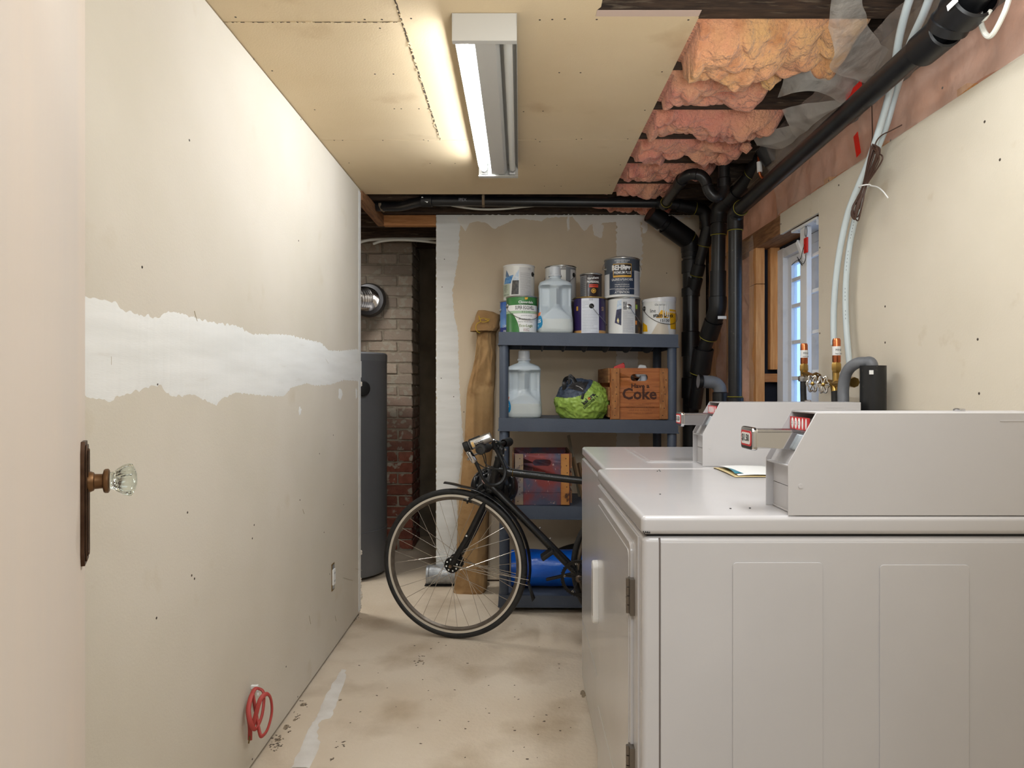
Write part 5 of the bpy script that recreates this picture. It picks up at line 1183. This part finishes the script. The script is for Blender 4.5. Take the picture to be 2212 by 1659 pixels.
# things inside the crate
bt_ = thing('spray_bottle', 'white plastic bottle top sticking out of the stenciled crate', 'bottle', cm @ Vector((.03, .12, .016)))
o = cm @ Vector((.035, .115, .016)); 
G().lathe([(.0,0),(.034,0),(.036,.01),(.036,.15),(.030,.175),(.016,.19),(.015,.205)], o, (0,0,1), 28).to('body', whitep, bt_)
hd = G(); xs = lambda u, v, t: o+Vector((u, t-.017, v+.20)); hd.prism([(-.028,0),(.028,0),(.034,.022),(.018,.062),(-.012,.066),(-.022,.058),(-.026,.030),(-.034,.014)], xs, 0, .034)
hd.to('head', M('bottle white', (222,222,220), .35), bt_, bev=.006, seg=3)
bt2 = thing('bottle', 'white capped bottle seen through the stenciled crate handle slot', 'bottle', cm @ Vector((.022, .05, .016)))
o = cm @ Vector((.030, .052, .016)); G().lathe([(0,0),(.028,0),(.028,.165),(.018,.178),(.016,.182)], o, (0,0,1), 28).to('body', whitep, bt2)
G().lathe([(.019,.180),(.019,.207),(.017,.209),(0,.209)], o, (0,0,1), 28).to('cap', M('cap grey blue', (176,184,196), .4), bt2)
o = cm @ Vector((-.07, .10, .016))
rf = thing('red_funnel', 'red plastic tip poking above the crate top edge', 'funnel', o)
G().add([o+Vector(p) for p in ((-.05,-.01,.0),(.02,-.01,0),(.02,.02,0),(-.05,.02,0),(-.045,-.004,.255),(.012,-.004,.262),(.012,.012,.262),(-.045,.012,.255),(.004,0,.276),(.010,.008,.276))], [(0,3,2,1),(0,1,5,4),(1,2,6,5),(2,3,7,6),(3,0,4,7),(4,5,8),(5,6,9,8),(6,7,9),(7,4,8,9)]).to('spout', redtape, rf, bev=.002)
# old painted crate on the third shelf
fpaint = M('faded paint', (122,50,48), .6, c2=(70,72,92), ns=4.2, lo=.44, hi=.56, stretch=(1.6,1,1.2), c3=(176,150,140), n3=34, lo3=.66, hi3=.72, bump=(50,.15))
fp1 = M('grey blue paint', (112,108,114), .7, c2=(150,124,90), ns=7, c3=(74,60,66), n3=20, lo3=.55, hi3=.65); fp2 = M('orange worn wood', (178,124,64), .65, c2=(150,88,34), ns=8, c3=(66,38,22), n3=18, lo3=.58, hi3=.66, bump=(50,.2))
Yo = 3.452; xo = (SX(1110,Yo)+SX(1232,Yo))/2
old, om = crate('wooden_crate', 'old crate with faded red and blue paint on the third shelf', xo, Yo, zt(2, xo)+.001, .284, .37, .262, R(0), fpaint, fp2, M('old slat wood', (120,84,56), .8, c2=(84,56,38), ns=8), (.092,.032,.215), fp1)
# leaning laths on the third shelf
for k, (pxa, pya, pxb, pyb, wd, col) in enumerate(((1263,1086,1238,988,.010,(150,120,88)),(1268,1080,1250,1000,.014,(126,98,70)),(1256,1090,1228,940,.006,(170,160,140)))):
    o = thing('wood_lath', ('thin tan lath leaning behind the old painted crate', 'wider brown lath leaning beside the washer edge', 'pale narrow stick leaning above the old crate')[k], 'lath', P(pxa, pya, 3.72))
    G().beam(P(pxa, pya+3, 3.66+.04*k), P(pxb, pyb, 3.74+.04*k), wd, .02).to('lath_strip', M('lath %d' % k, col, .8), o, bev=.001)

# ================================================================ SACK
sk = P(1257, 866, 3.555); rx, ry, rz = .136, .13, .118
sack = thing('stuff_sack', 'lime green and slate tent sack slumped between the jug and the crate', 'bag', (sk.x, sk.y, zt(1, sk.x)))
def sf(u, v):
    th = math.pi*v; ph = 2*math.pi*u
    d = Vector((math.sin(th)*math.cos(ph), math.sin(th)*math.sin(ph), math.cos(th)))
    s_ = 1-.18*max(0, d.x*.5+d.z*.75-.45)-.10*max(0, -d.x*.55+d.z*.75-.3)
    s_ += .10*max(0, -d.z-.3)*(1 if d.y < 0 else -.6)
    q = d*2.2; f1 = abs(noise.noise(q+Vector((3,0,0))))*.16-.05; f2 = abs(noise.noise(q*2.3))*.07-.02; f3 = noise.noise(q*5)*.018
    p = Vector((d.x*rx, d.y*ry, d.z*rz))*(s_-f1-f2+f3+.04)
    p = p+sk
    lim = zt(1, p.x)+.002
    if p.y > SY0-.004 and p.z < lim: p.z = lim
    return p
NU, NV = 260, 140
full = G().grid(sf, NU, NV, cu=True); bv = BVHTree.FromPolygons(full.v, full.f)
def above(p):
    px = CX+p.x/p.y*F; py = CY-(p.z-HC)/p.y*F
    pts = [(1190,855),(1222,860),(1241,858),(1262,852),(1276,835),(1284,817),(1295,800),(1330,800)]
    for (a, b), (c_, d) in zip(pts, pts[1:]):
        if a <= px < c_: return py < b+(d-b)*(px-a)/(c_-a) + (0 if p.y < sk.y+.06 else 0)
    return False
fa = [f for f in full.f if above(sum((full.v[i] for i in f), Vector())/4)]; fb = [f for f in full.f if not above(sum((full.v[i] for i in f), Vector())/4)]
def subset(fs):
    g = G(); mp = {}
    for f in fs:
        for i in f:
            if i not in mp: mp[i] = len(g.v); g.v.append(full.v[i])
    g.f = [tuple(mp[i] for i in f) for f in fs]; return g
subset(fb).to('green_fabric', M('lime nylon', (152,180,84), .42, c2=(136,166,68), ns=9, bump=(30,.15)), sack, ang=180)
subset(fa).to('slate_fabric', M('slate nylon', (66,78,96), .5, c2=(52,60,76), ns=12, bump=(30,.15)), sack, ang=180)
def son(px, py, e=.0015):
    q = P(px, py, 3.5); d = (q-Vector((0,0,HC))).normalized(); h_ = bv.ray_cast(Vector((0,0,HC)), d)
    return (h_[0]-d*e) if h_[0] else P(px, py, 3.45)
g = G().grid(lambda u, v: (lambda a, b: son(a, b, .003))(1226+v*12+u*34, 838-v*14+u*9*(1-v)), 12, 8); g.to('dark_panel', M('charcoal nylon', (44,42,42), .55), sack, ang=180)
g = G(); 
for a, b in (((1219,840),(1236,826)),):
    pts = spline([son(1219,842), son(1219,842)+Vector((0,-.004,.035)), P(1224,817,3.5), P(1236,816,3.5), son(1243,826)], 6)
    g.tube(pts, .011, 8, flat=.18)
g.tube(spline([son(1229,830), P(1230,816,3.5), P(1232,811,3.5), P(1240,820,3.5)], 6), .007, 8, flat=.2)
g.to('webbing_handle', blackpl, sack)
G().tube([son(1260,850,.002), son(1257,862,.002)], .0065, 8, flat=.3).to('strap_loop', blackpl, sack); G().tube(spline([son(1244,833,.003), son(1252,836,.003), son(1259,841,.003)], 5), .0012, 6).to('zip_cord', labelw, sack)
ux = Vector((45, -41)).normalized(); uy = Vector((-ux.y, ux.x))
def st_(px, py, sc): return lambda a, b: son(px+(a*ux.x+b*ux.y*1)*sc, py+(a*ux.y)*sc-b*(ux.x)*sc+0, .002)
def onb(px, py, k=420): 
    def f(a, b):
        X_ = px+(a*ux.x*k)-(b*(-ux.y)*k)*1.0; Y_ = py+(a*ux.y*k)-(b*ux.x*k); return son(X_, Y_, .002)
    return f
text('kel ore.', .030, onb(1272, 861), ink, sack, bold=.04, sx=.9); text('DISCOVERY 4', .0165, onb(1276, 869), ink, sack, bold=.02, sx=.95)
g = G().lathe([(.0075,0),(.0001,0)], (0,0,0), (0,0,1), 12); g.v = [onb(1272, 861)(v.x+.002, v.y) for v in g.v]; g.to('orange_mark', M('orange print', (230,130,60), .5), sack)
# blue roll on the lowest shelf
rl = thing('blue_roll', 'shiny blue rolled mat lying on the lowest shelf behind the wheel', 'roll', (.24, 3.60, zt(3, .2)))
bz = zt(3, .2)+.098
g = G().grid(lambda u, v: Vector((-.045+.60*v, 3.60+math.cos(u*6.2832)*(.094+.004*noise.noise(Vector((math.cos(u*6.28)*2, v*7, math.sin(u*6.28)*2)))), bz+math.sin(u*6.2832)*(.094+.005*noise.noise(Vector((math.cos(u*6.28)*3, v*6, 4)))))), 64, 50, cu=True)
blu = M('blue vinyl', (22,98,204), .25, c2=(14,80,180), ns=6, bump=(14,.3))
g.to('rolled_mat', blu, rl, ang=80)
G().grid(lambda u, v: Vector((-.045+.0015*math.sin(v*20), 3.60+.094*v*math.cos(u*6.2832+v*9), bz+.094*v*math.sin(u*6.2832+v*9))), 48, 14, cu=True).to('roll_end', blu, rl, ang=80)
G().lathe([(.0965,0),(.098,.002),(.098,.022),(.0965,.024)], (.02,3.60,bz), (1,0,0), 40).to('strap', M('blue strap', (12,52,130), .5), rl)
G().tube(spline([Vector((.005, 3.502, bz-.03)), Vector((.0, 3.498, bz-.012)), Vector((.002, 3.497, bz-.05)), Vector((.006, 3.50, bz-.07))], 5), .004, 6, flat=.3).to('tag', labelw, rl)
bx = thing('dark_bundle', 'dark bundle stuffed above the blue roll on the lowest shelf', 'bundle', (.45, 3.74, zt(3, .4)))
G().grid(lambda u, v: Vector((.40+.24*math.sin(v*3.14159)*math.cos(u*6.2832), 3.76+.07*math.sin(v*3.14159)*math.sin(u*6.2832), zt(3,.4)+.10+.098*math.cos(v*3.14159)*(1+.1*noise.noise(Vector((u*9, v*6, 0)))))), 40, 24, cu=True).to('bundle_cloth', blackrub, bx, ang=180)

# ================================================================ CANVAS TENT BAG
tb = thing('canvas_bag', 'long brown canvas bag with a folded top leaning against the back wall', 'bag', P(1016, 1280, 3.80))
tb.location.z = 0
sec = [(1280,979,1047),(1270,981,1052),(1200,985,1054),(1120,989,1055),(1050,994,1059),(1000,999,1061),(950,1004,1066),(900,1006,1068),(850,1009,1069),(830,1012,1070),(800,1020,1070),(770,1025,1070),(745,1028,1069),(722,1030,1068),(712,1029,1075)]
def tfn(u, v):
    s_ = v*(len(sec)-1); i = min(int(s_), len(sec)-2); t = s_-i
    py = sec[i][0]*(1-t)+sec[i+1][0]*t; l = sec[i][1]*(1-t)+sec[i+1][1]*t; r_ = sec[i][2]*(1-t)+sec[i+1][2]*t
    yy = 3.80+.09*v; a = P(l, py, yy); b = P(r_, py, yy); c_ = (a+b)/2; hw = (b.x-a.x)/2
    th = 2*math.pi*u; dep = .055*(1-.25*v)
    fold = .007*math.sin(th*3+v*9)+.010*noise.noise(Vector((math.cos(th)*1.5, math.sin(th)*1.5, v*10)))*(1+2.2*max(0, v-.72))+.006*noise.noise(Vector((math.cos(th)*4, math.sin(th)*4, v*6)))+.05*max(0, v-.5)*(abs(noise.noise(Vector((math.cos(th)*2.5, math.sin(th)*2.5+v*6, v*14))))-.12)
    p = c_+Vector((math.copysign(abs(math.cos(th))**.8, math.cos(th))*(hw+fold*.4), math.sin(th)*dep+fold, 0))
    p.y = min(p.y, 3.993); return p
G().grid(tfn, 72, 150, cu=True).to('bag_body', fabric_b, tb, ang=180)
fl_ = [(716,1016,1073),(708,1017,1078),(700,1020,1079),(690,1026,1080),(680,1029,1079),(674,1030,1066),(671,1032,1050)]
def ffn(u, v):
    s_ = v*(len(fl_)-1); i = min(int(s_), len(fl_)-2); t = s_-i; g_ = [fl_[i][k]*(1-t)+fl_[i+1][k]*t for k in range(3)]
    a = P(g_[1], g_[0], 3.86); b = P(g_[2], g_[0], 3.86); c_ = (a+b)/2; th = 2*math.pi*u; n_ = .006*noise.noise(Vector((math.cos(th)*2, math.sin(th)*2, v*4)))
    dep = .06*(1-.55*v)
    return c_+Vector((math.copysign(abs(math.cos(th))**.7, math.cos(th))*((b.x-a.x)/2+n_), math.sin(th)*(dep+n_)+n_, 0))
G().grid(ffn, 60, 30, cu=True).to('folded_top', fabric_b, tb, ang=180)
yc = M('yellow cord', (196,160,40), .6); y_ = 3.795
G().tube(spline([P(1048,690,y_), P(1056,693,y_-.004), P(1040,695,y_), P(1034,682,y_), P(1038,694,y_-.003), P(1030,700,y_-.002), P(1028,708,y_), P(1031,716,y_-.004), P(1037,719,y_)], 6), .0022, 6).tube(spline([P(1034,690,y_), P(1044,687,y_-.004), P(1058,690,y_)], 6), .0018, 6).to('drawstring', yc, tb)

# ================================================================ BICYCLE
bk = thing('bicycle', 'black road bicycle standing before the shelf, front wheel turned slightly', 'bicycle', (.15, 3.05, 0))
WC = Vector((-.298, 3.10, .341)); wu = Vector((math.cos(R(12)), -math.sin(R(12)), 0)); wn = Vector((-math.sin(R(12)), -math.cos(R(12)), 0)); UZ = Vector((0,0,1))
def wp(a, r, o_=0): return WC+wu*r*math.cos(a)+UZ*r*math.sin(a)+wn*o_
def ringg(R0, prof, n=128):     # prof: (radius, axial)
    g = G(); k = len(prof)
    return g.grid(lambda u, v: wp(2*math.pi*u, prof[int(round(v*k)) % k][0], prof[int(round(v*k)) % k][1]), n, k, cu=True, cv=True)
tyre = ringg(0, [(.339-.0145*(1-math.cos(t)), .0145*math.sin(t)) for t in [2*math.pi*i/16 for i in range(16)]], 160)
fw = tyre.to('front_wheel', blackrub, bk, label='front wheel with a grey rim and black tyre')
rimm = M('alloy rim', (112,102,92), .4, .6, c2=(92,84,76), ns=30)
ringg(0, [(.312,.010),(.314,.0115),(.296,.0095),(.288,.0),(.296,-.0095),(.314,-.0115),(.312,-.010)], 160).to('rim', rimm, fw)
ringg(0, [(.3135,.0110),(.3135,.0122),(.3035,.0118),(.3035,.0100)], 160).to('brake_track', M('worn alloy', (206,198,184), .45, .3), fw)
hub = G(); hub.lathe([(.0,-.052),(.007,-.052),(.009,-.048),(.009,-.040),(.034,-.038),(.036,-.034),(.034,-.030),(.016,-.026),(.014,0),(.016,.026),(.034,.030),(.036,.034),(.034,.038),(.009,.040),(.009,.048),(.007,.052),(0,.052)], WC, wn, 40)
hub.to('hub', M('hub black', (26,25,25), .4, .5), fw)
g = G()
for i in range(8): g.lathe([(.0042,0),(.0035,.0006),(0,.0005)], wp(i*math.pi/4+.2, .025, .0385), wn, 10)
g.to('flange_holes', labelw, fw); G().lathe([(.0085,0),(.0085,.006),(.006,.010),(0,.010)], WC+wn*.056, wn, 6).to('axle_nut', M('axle nut', (130,110,90), .4, .9), fw)
spk = M('spoke steel', (200,196,190), .25, 1)
for i in range(32):
    side = 1 if i % 2 else -1; k = i//2; d_ = 1 if k % 2 else -1
    ar = 2*math.pi*(i+.25)/32; ah = ar+d_*R(68)
    G().tube([wp(ah, .033, side*.034), wp(ar, .293, side*.002)], .0011, 6, caps=False).to('spoke', spk, fw)
Xh = -.153; Yn = 3.1+.14*Xh
def FP(px, py, off=0):
    Y = Yn/(1+.14*(px-CX)/F); q = P(px, py, Y); return q+Vector((-.14, -.99, 0))*off
crown = FP(1052, 1082); ht0 = FP(1063, 1050); ht1 = FP(1078, 992); stemT = FP(1085, 962)
G().tube([FP(1059,1062), ht0, ht1], [.021,.0195,.0185], 20).to('head_tube', blackgl, bk)
G().lathe([(.019,0),(.022,.003),(.022,.010),(.019,.014)], FP(1060,1062), ht1-ht0, 24).lathe([(.019,-.002),(.021,.002),(.021,.010),(.016,.016)], ht1, ht1-ht0, 24).to('headset_cup', blackpl, bk)
# fork : two blades around the tyre
for s_ in (-1, 1):
    ax = WC+wn*s_*.050; top = crown+wn*s_*.030+Vector((0,0,.0)); knee = top.lerp(ax, .55)+Vector((.006,0,.0))
    G().tube(spline([top, knee, top.lerp(ax, .85), ax], 6), [.0145]*7+[.0135]*4+[.0125]*3+[.0115]*3+[.010]*2, 14).to('fork_blade', blackgl, bk)
G().tube([crown-wn*.034, crown-wn*.012+Vector((0,0,.012)), crown+wn*.012+Vector((0,0,.012)), crown+wn*.034], .016, 14).to('fork_crown', blackgl, bk)
g = G(); q = wp(0,0,.0); q = (crown+wn*.030).lerp(WC+wn*.05, .52)+wn*.0145; g.lathe([(.004,0),(.004,.002),(.002,.0025),(0,.001)], q, wn, 12); g.to('fork_eyelet', labelw, bk)
bb = FP(1252, 1243); stp = FP(1345, 1050); 
G().tube([FP(1070,1012), FP(1100,1021), FP(1262,1039), FP(1352,1049)], [.0165,.0165,.0165,.0150], 20).to('top_tube', blackgl, bk)
G().lathe([(.0172,0),(.019,.002),(.0172,.004)], FP(1107,1022), FP(1262,1039)-FP(1107,1022), 20).to('cable_clamp', brass, bk)
G().tube([FP(1062,1052), FP(1090,1080), bb], [.021,.0195,.0180], 20).to('down_tube', blackgl, bk)
for px, py in ((1167,1139),(1189,1162)): G().lathe([(.004,0),(.004,.006),(0,.007)], FP(px-1, py+2, .0), Vector((.62,0,.78)), 8).to('bottle_boss', silver, bk)
# scratches of bare metal on the tubes
g = G(); rs = random.Random(8)
A_, B_2 = FP(1122,1021), FP(1230,1033)
for i in range(26):
    t = rs.random(); c_ = A_.lerp(B_2, t)+Vector((0,-.0166,rs.uniform(-.003,.006))); g.box(c_.x, c_.x+rs.uniform(.001,.007), c_.y-.0003, c_.y+.001, c_.z, c_.z+rs.uniform(.0004,.0014))
A_, B_2 = FP(1075,1070), FP(1240,1232)
for i in range(34):
    c_ = A_.lerp(B_2, rs.random())+Vector((rs.uniform(-.01,.01),-.0190,rs.uniform(-.004,.004))); g.box(c_.x, c_.x+rs.uniform(.0005,.002), c_.y-.0003, c_.y+.001, c_.z, c_.z+rs.uniform(.0004,.0012))
g.to('paint_chips', M('chip grey', (150,148,142), .5), bk, kind='stuff')
# rear half, mostly hidden behind the washer
sd_ = FP(1335, 985); G().tube([bb, stp, FP(1350,1020)], .016, 18).to('seat_tube', blackgl, bk)
rc_ = FP(1400, 1200); rc_.z = .341
rw = G().tube([rc_+Vector((math.cos(t)*.327*.99, -.14*math.cos(t)*.327, math.sin(t)*.327)) for t in [2*math.pi*i/80 for i in range(80)]], .0130, 12, closed=True).to('rear_wheel', blackrub, bk)
G().tube([rc_+Vector((math.cos(t)*.305*.99, -.14*math.cos(t)*.305, math.sin(t)*.305)) for t in [2*math.pi*i/80 for i in range(80)]], .0105, 10, closed=True).to('rim', rimm, rw)
for i in range(16): t = 2*math.pi*i/16; G().tube([rc_, rc_+Vector((math.cos(t)*.30*.99, -.14*math.cos(t)*.30, math.sin(t)*.30))], .0011, 5).to('spoke', spk, rw)
for s_ in (-1, 1):
    n_ = Vector((-.14,-.99,0))*s_*.05; G().tube([bb+n_*.5, rc_+n_], .009, 10).to('chain_stay', blackgl, bk); G().tube([stp+n_*.3, rc_+n_], .008, 10).to('seat_stay', blackgl, bk)
sdl = FP(1350, 1000)
G().grid(lambda u, v: sdl+Vector(((v-.5)*.26, math.cos(u*6.2832)*(.02+.05*v*v)*math.sin(min(1, v*6)*1.57)*math.sin(min(1,(1-v)*8)*1.57), .02*math.sin(u*6.2832)*math.sin(min(1, (1-v)*8)*1.57))), 24, 24, cu=True).to('saddle', blackrub, bk)
G().tube([FP(1350,1020), sdl], .0125, 12).to('seat_post', blackpl, bk)
# crankset
bn = Vector((-.14,-.99,0)).normalized(); bx_ = Vector((.99,-.14,0)).normalized()
cr = G(); cc0 = bb+bn*.045
cr.lathe([(.066,-.0015),(.078,-.0015),(.080,0),(.078,.0015),(.066,.0015),(.066,-.0015)], cc0, bn, 64)
crk = cr.to('chainring', M('chainring black', (34,33,32), .4, .6), bk)
for i in range(5): a = 2*math.pi*i/5+.5; G().beam(cc0, cc0+(bx_*math.cos(a)+UZ*math.sin(a))*.069, .004, .013, bn).to('spider_arm', blackpl, crk)
for i in range(5): a = 2*math.pi*i/5+.5; G().lathe([(.0055,0),(.005,.003),(0,.003)], cc0+(bx_*math.cos(a)+UZ*math.sin(a))*.064+bn*.002, bn, 12).to('chainring_bolt', silver, crk)
ck = G(); 
for i in range(44): a = 2*math.pi*i/44; q = cc0+(bx_*math.cos(a)+UZ*math.sin(a))*.081; ck.box(q.x-.002, q.x+.002, q.y-.0012, q.y+.0012, q.z-.002, q.z+.002)
ck.to('chainring_teeth', blackpl, crk, kind='stuff')
G().lathe([(.016,-.05),(.016,.012),(.011,.016),(0,.016)], cc0, bn, 20).to('bottom_bracket', M('bb metal', (90,80,72), .4, .8), bk)
G().beam(cc0+bn*.010, cc0+bn*.018+bx_*.155+UZ*.04, .012, .022, bn).to('crank_arm', blackpl, bk, bev=.003)
G().beam(cc0-bn*.10, cc0-bn*.10-bx_*.155-UZ*.04, .012, .022, bn).to('crank_arm', blackpl, bk, bev=.003)
pd = cc0-bn*.10-bx_*.155-UZ*.04
# pedal seen through the down tube side
pq = FP(1182, 1196, .03); G().beam(pq+Vector((-.022,0,-.012)), pq+Vector((.03,0,.025)), .07, .020, (0,0,1)).to('pedal', blackpl, bk, bev=.004)
# fender
fdr = G()
def ffd(u, v):
    a = R(97+(-12-97)*u); r_ = .352+.012*max(0, (u-.0)*0)+(.010 if u < .12 else 0)*(1-u/.12 if u < .12 else 0)*1.6; w2 = .023*(2*v-1)
    return wp(a, r_-.006*(2*v-1)**2+.004, w2)
fdr.grid(ffd, 70, 8).to('fender', blackgl, bk, solid=.0015, ang=180)
fe = wp(R(-13), .356, 0)
G().add([fe+wn*.018+Vector((-.003,0,.012)), fe-wn*.018+Vector((-.003,0,.012)), fe-wn*.022+Vector((.022,0,-.062)), fe+wn*.022+Vector((.018,0,-.066)), fe+Vector((.012,-.004,-.02))], [(0,1,4),(1,2,4),(2,3,4),(3,0,4)]).to('mud_flap', blackrub, bk, solid=.002, ang=180)
for s_ in (1, -1):
    for a, b in ((R(8), R(-8)), (R(2), R(-12))): G().tube([wp(a, .012, s_*.048), wp(b, .353, s_*.024)], .0016, 6).to('fender_stay', spk, bk)
G().lathe([(.007,0),(.006,.006),(0,.007)], wp(R(-6), .335, .026), wn, 12).to('stay_bolt', blackpl, bk)
# brake caliper on the front
cal = crown+Vector((-.012,0,.012)); g = G()
g.tube(spline([FP(1050,1056,.03), FP(1040,1062,.035), FP(1026,1070,.036), FP(1012,1078,.034)], 5), .007, 10).tube(spline([FP(1046,1044,.02), FP(1036,1052,.03), FP(1030,1066,.034)], 5), .0055, 10).tube([FP(1005,1076,.03), FP(1022,1081,.03)], .008, 10).tube([FP(1013,1085,.034), FP(1013,1074,.034)], .004, 8)
g.to('brake_caliper', blackpl, bk); G().lathe([(.006,0),(.005,.004),(0,.005)], FP(1014,1075,.038), wn, 12).to('caliper_bolt', silver, bk)
# stem, handlebar, grips, levers
hb = FP(1077, 962)+Vector((-.012,0,0)); axn = Vector((-.208, -.978, .02)).normalized()
G().tube([ht1, FP(1083,975), FP(1082,965)], .0145, 16).to('steerer', blackpl, bk)
G().tube([FP(1084,972), hb+Vector((0,0,.004))], .0155, 14).lathe([(.019,-.02),(.021,-.016),(.021,.016),(.019,.02)], hb, axn, 20).to('stem', blackpl, bk, bev=0)
for px, py in ((1092,971),(1088,983)): G().lathe([(.005,0),(.0045,.006),(0,.006)], FP(px, py, .012), (.9,-.4,.2), 10).to('stem_bolt', silver, bk)
nearE = hb+axn*.265; farE = hb-axn*.265
G().tube(fillet([farE, hb-axn*.06, hb, hb+axn*.06, nearE], .03), .0115, 16).to('handlebar', blackpl, bk)
G().lathe([(.017,.0),(.0195,.004),(.019,.10),(.0215,.106),(.0225,.115),(.0205,.121),(.012,.1225),(.011,.1205),(0,.1205)], nearE-axn*.117, axn, 28).to('grip', blackrub, bk)
G().lathe([(.017,.0),(.0195,.004),(.019,.10),(.0225,.106),(.0215,.117),(0,.119)], farE+axn*.117, -axn, 28).to('grip', blackrub, bk)
lv = nearE-axn*.14
g = G().tube(spline([lv+Vector((0,0,-.004)), lv+Vector((-.02,-.012,-.014)), lv+Vector((-.045,-.03,-.024)), lv+Vector((-.072,-.055,-.034)), lv+Vector((-.085,-.08,-.045))], 5), .0042, 8, flat=1.6); g.to('brake_lever', silver, bk)
lv2 = farE+axn*.13; G().tube(spline([lv2, lv2+Vector((-.03,.01,.01)), lv2+Vector((-.045,.03,.016)), lv2+Vector((-.035,.06,.006))], 5), .005, 8, flat=1.5).to('brake_lever', silver, bk)
for lst in ([(1050,975),(1053,990),(1053,1010),(1049,1030),(1046,1046)],[(1020,980),(1030,993),(1045,1005),(1062,1010),(1085,1012),(1110,1012)],[(1040,965),(1048,985),(1053,1000),(1070,1009),(1090,1011)],[(1084,968),(1092,990),(1104,1008),(1125,1013),(1180,1019)]):
    G().tube(spline([FP(a, b, .04) for a, b in lst], 6), .0024, 7).to('brake_cable', blackpl, bk)
rt = FP(1050, 1036, .045); G().beam(rt+Vector((-.006,0,.008)), rt+Vector((.006,0,-.008)), .002, .014, (1,0,.8)).to('reflector_tag', M('pinkish tag', (206,160,150), .5), bk)
# torch on the handlebar
ta, tb_ = P(1002, 967, 2.86), P(1062, 943, 2.86); td = (tb_-ta).normalized(); tl = (tb_-ta).length
tor = thing('bike_light', 'silver and black torch clamped to the near end of the handlebar', 'bike light', ta)
G().lathe([(.0,.026),(.0195,.026),(.0205,.03),(.0205,tl-.012),(.019,tl-.008),(.020,tl-.002),(.017,tl),(0,tl)], ta, td, 32).to('barrel', silver, tor)
G().lathe([(0,0),(.020,0),(.0215,.004),(.0215,.020),(.0185,.023),(.0185,.026)], ta, td, 28).to('lens_cap', blackpl, tor)
G().lathe([(.0206,.027),(.0212,.028),(.0212,.034),(.0206,.035)], ta, td, 28).to('collar', blackpl, tor)
tup = Vector((-td.z, 0, td.x)); 
G().beam(ta+td*.030+tup*.021, ta+td*.080+tup*.021, .016, .006, (0,0,1)).to('switch_strip', blackpl, tor, bev=.002)
tf = lambda k0, h0, mir=1: (lambda a, b: (lambda h_: ta+td*(k0-a)+tup*(h_)+Vector((0,-math.sqrt(max(0,.0213**2-h_**2)),0)))(h0-b))
text('IGNITE', .017, tf(.068, -.003), ink, tor, sx=.75, bold=.03); text('performance', .005, tf(.068, .006), ink, tor)
G().add([ta+td*(.036+d1)+tup*h_+Vector((0,-math.sqrt(.0212**2-h_**2),0)) for d1 in (0,.011) for h_ in (-.012,-.006,0,.006,.010)], [(i, i+1, i+6, i+5) for i in range(4)]).to('gold_sticker', M('gold sticker', (206,170,110), .4), tor)
G().tube([ta+td*.085+Vector((0,.02,-.02)), ta+td*.085], .012, 12).to('bracket', blackpl, tor)
# cable lock hanging from the bar
lk = thing('bike_lock', 'black looped cable lock with a silver barrel hanging from the handlebar', 'lock', P(1020, 990, 2.90))
G().tube(spline([P(1026,995,2.90), P(1034,1012,2.90), P(1043,1032,2.90), P(1053,1045,2.91), P(1066,1048,2.92), P(1080,1044,2.93), P(1089,1032,2.94), P(1091,1016,2.95), P(1086,1000,2.95), P(1077,982,2.95), P(1068,964,2.94), P(1066,952,2.93)], 8), .0075, 12).to('cable_loop', blackpl, lk)
a, b = P(1012,975,2.90), P(1025,997,2.90); G().lathe([(.0,0),(.0125,0),(.0135,.004),(.0135,(b-a).length-.002),(.010,(b-a).length+.004)], a, b-a, 20).to('lock_barrel', chrome, lk)
G().beam(P(1008,979,2.885), P(1018,996,2.885), .003, .006, (0,1,0)).to('barrel_tab', chrome, lk)
# helmet hung behind the head tube
hm_ = thing('bike_helmet', 'black vented cycling helmet hanging behind the bicycle head tube', 'helmet', P(1068, 1055, 3.27))
hc = P(1068, 1052, 3.27)
def hfn(k):
    def f(u, v):
        th = math.pi*(.04+.58*v); ph = 2*math.pi*u
        d = Vector((math.sin(th)*math.cos(ph), math.sin(th)*math.sin(ph), math.cos(th)))
        vent = .0
        for j in range(-2, 3):
            t_ = d.x*.9-j*.32
            if abs(t_) < .10 and abs((v*7) % 1-.5) < .33 and .12 < v < .93: vent = max(vent, math.cos(t_/.10*1.57))
        r_ = 1-.13*vent**.6+.02*math.sin(v*14)*0
        p = Vector((d.x*.112*r_, d.y*.098*r_, d.z*.125*r_))
        return hc+Matrix.Rotation(R(75), 3, 'X') @ p
    return f
G().grid(hfn(0), 128, 70, cu=True).to('shell', M('helmet shell', (20,20,22), .3, c2=(30,30,32), ns=6), hm_, solid=.004, ang=60)
for s_ in (-1, 1): G().tube(spline([hc+Vector((s_*.09,.0,.0)), hc+Vector((s_*.07,.06,-.07)), hc+Vector((s_*.01,.07,-.12))], 6), .005, 6, flat=.3).to('chin_strap', blackpl, hm_)
text('giro', .016, lambda a, b: hc+Vector((.03+a, -.128, -.055+b)), inkg, hm_)
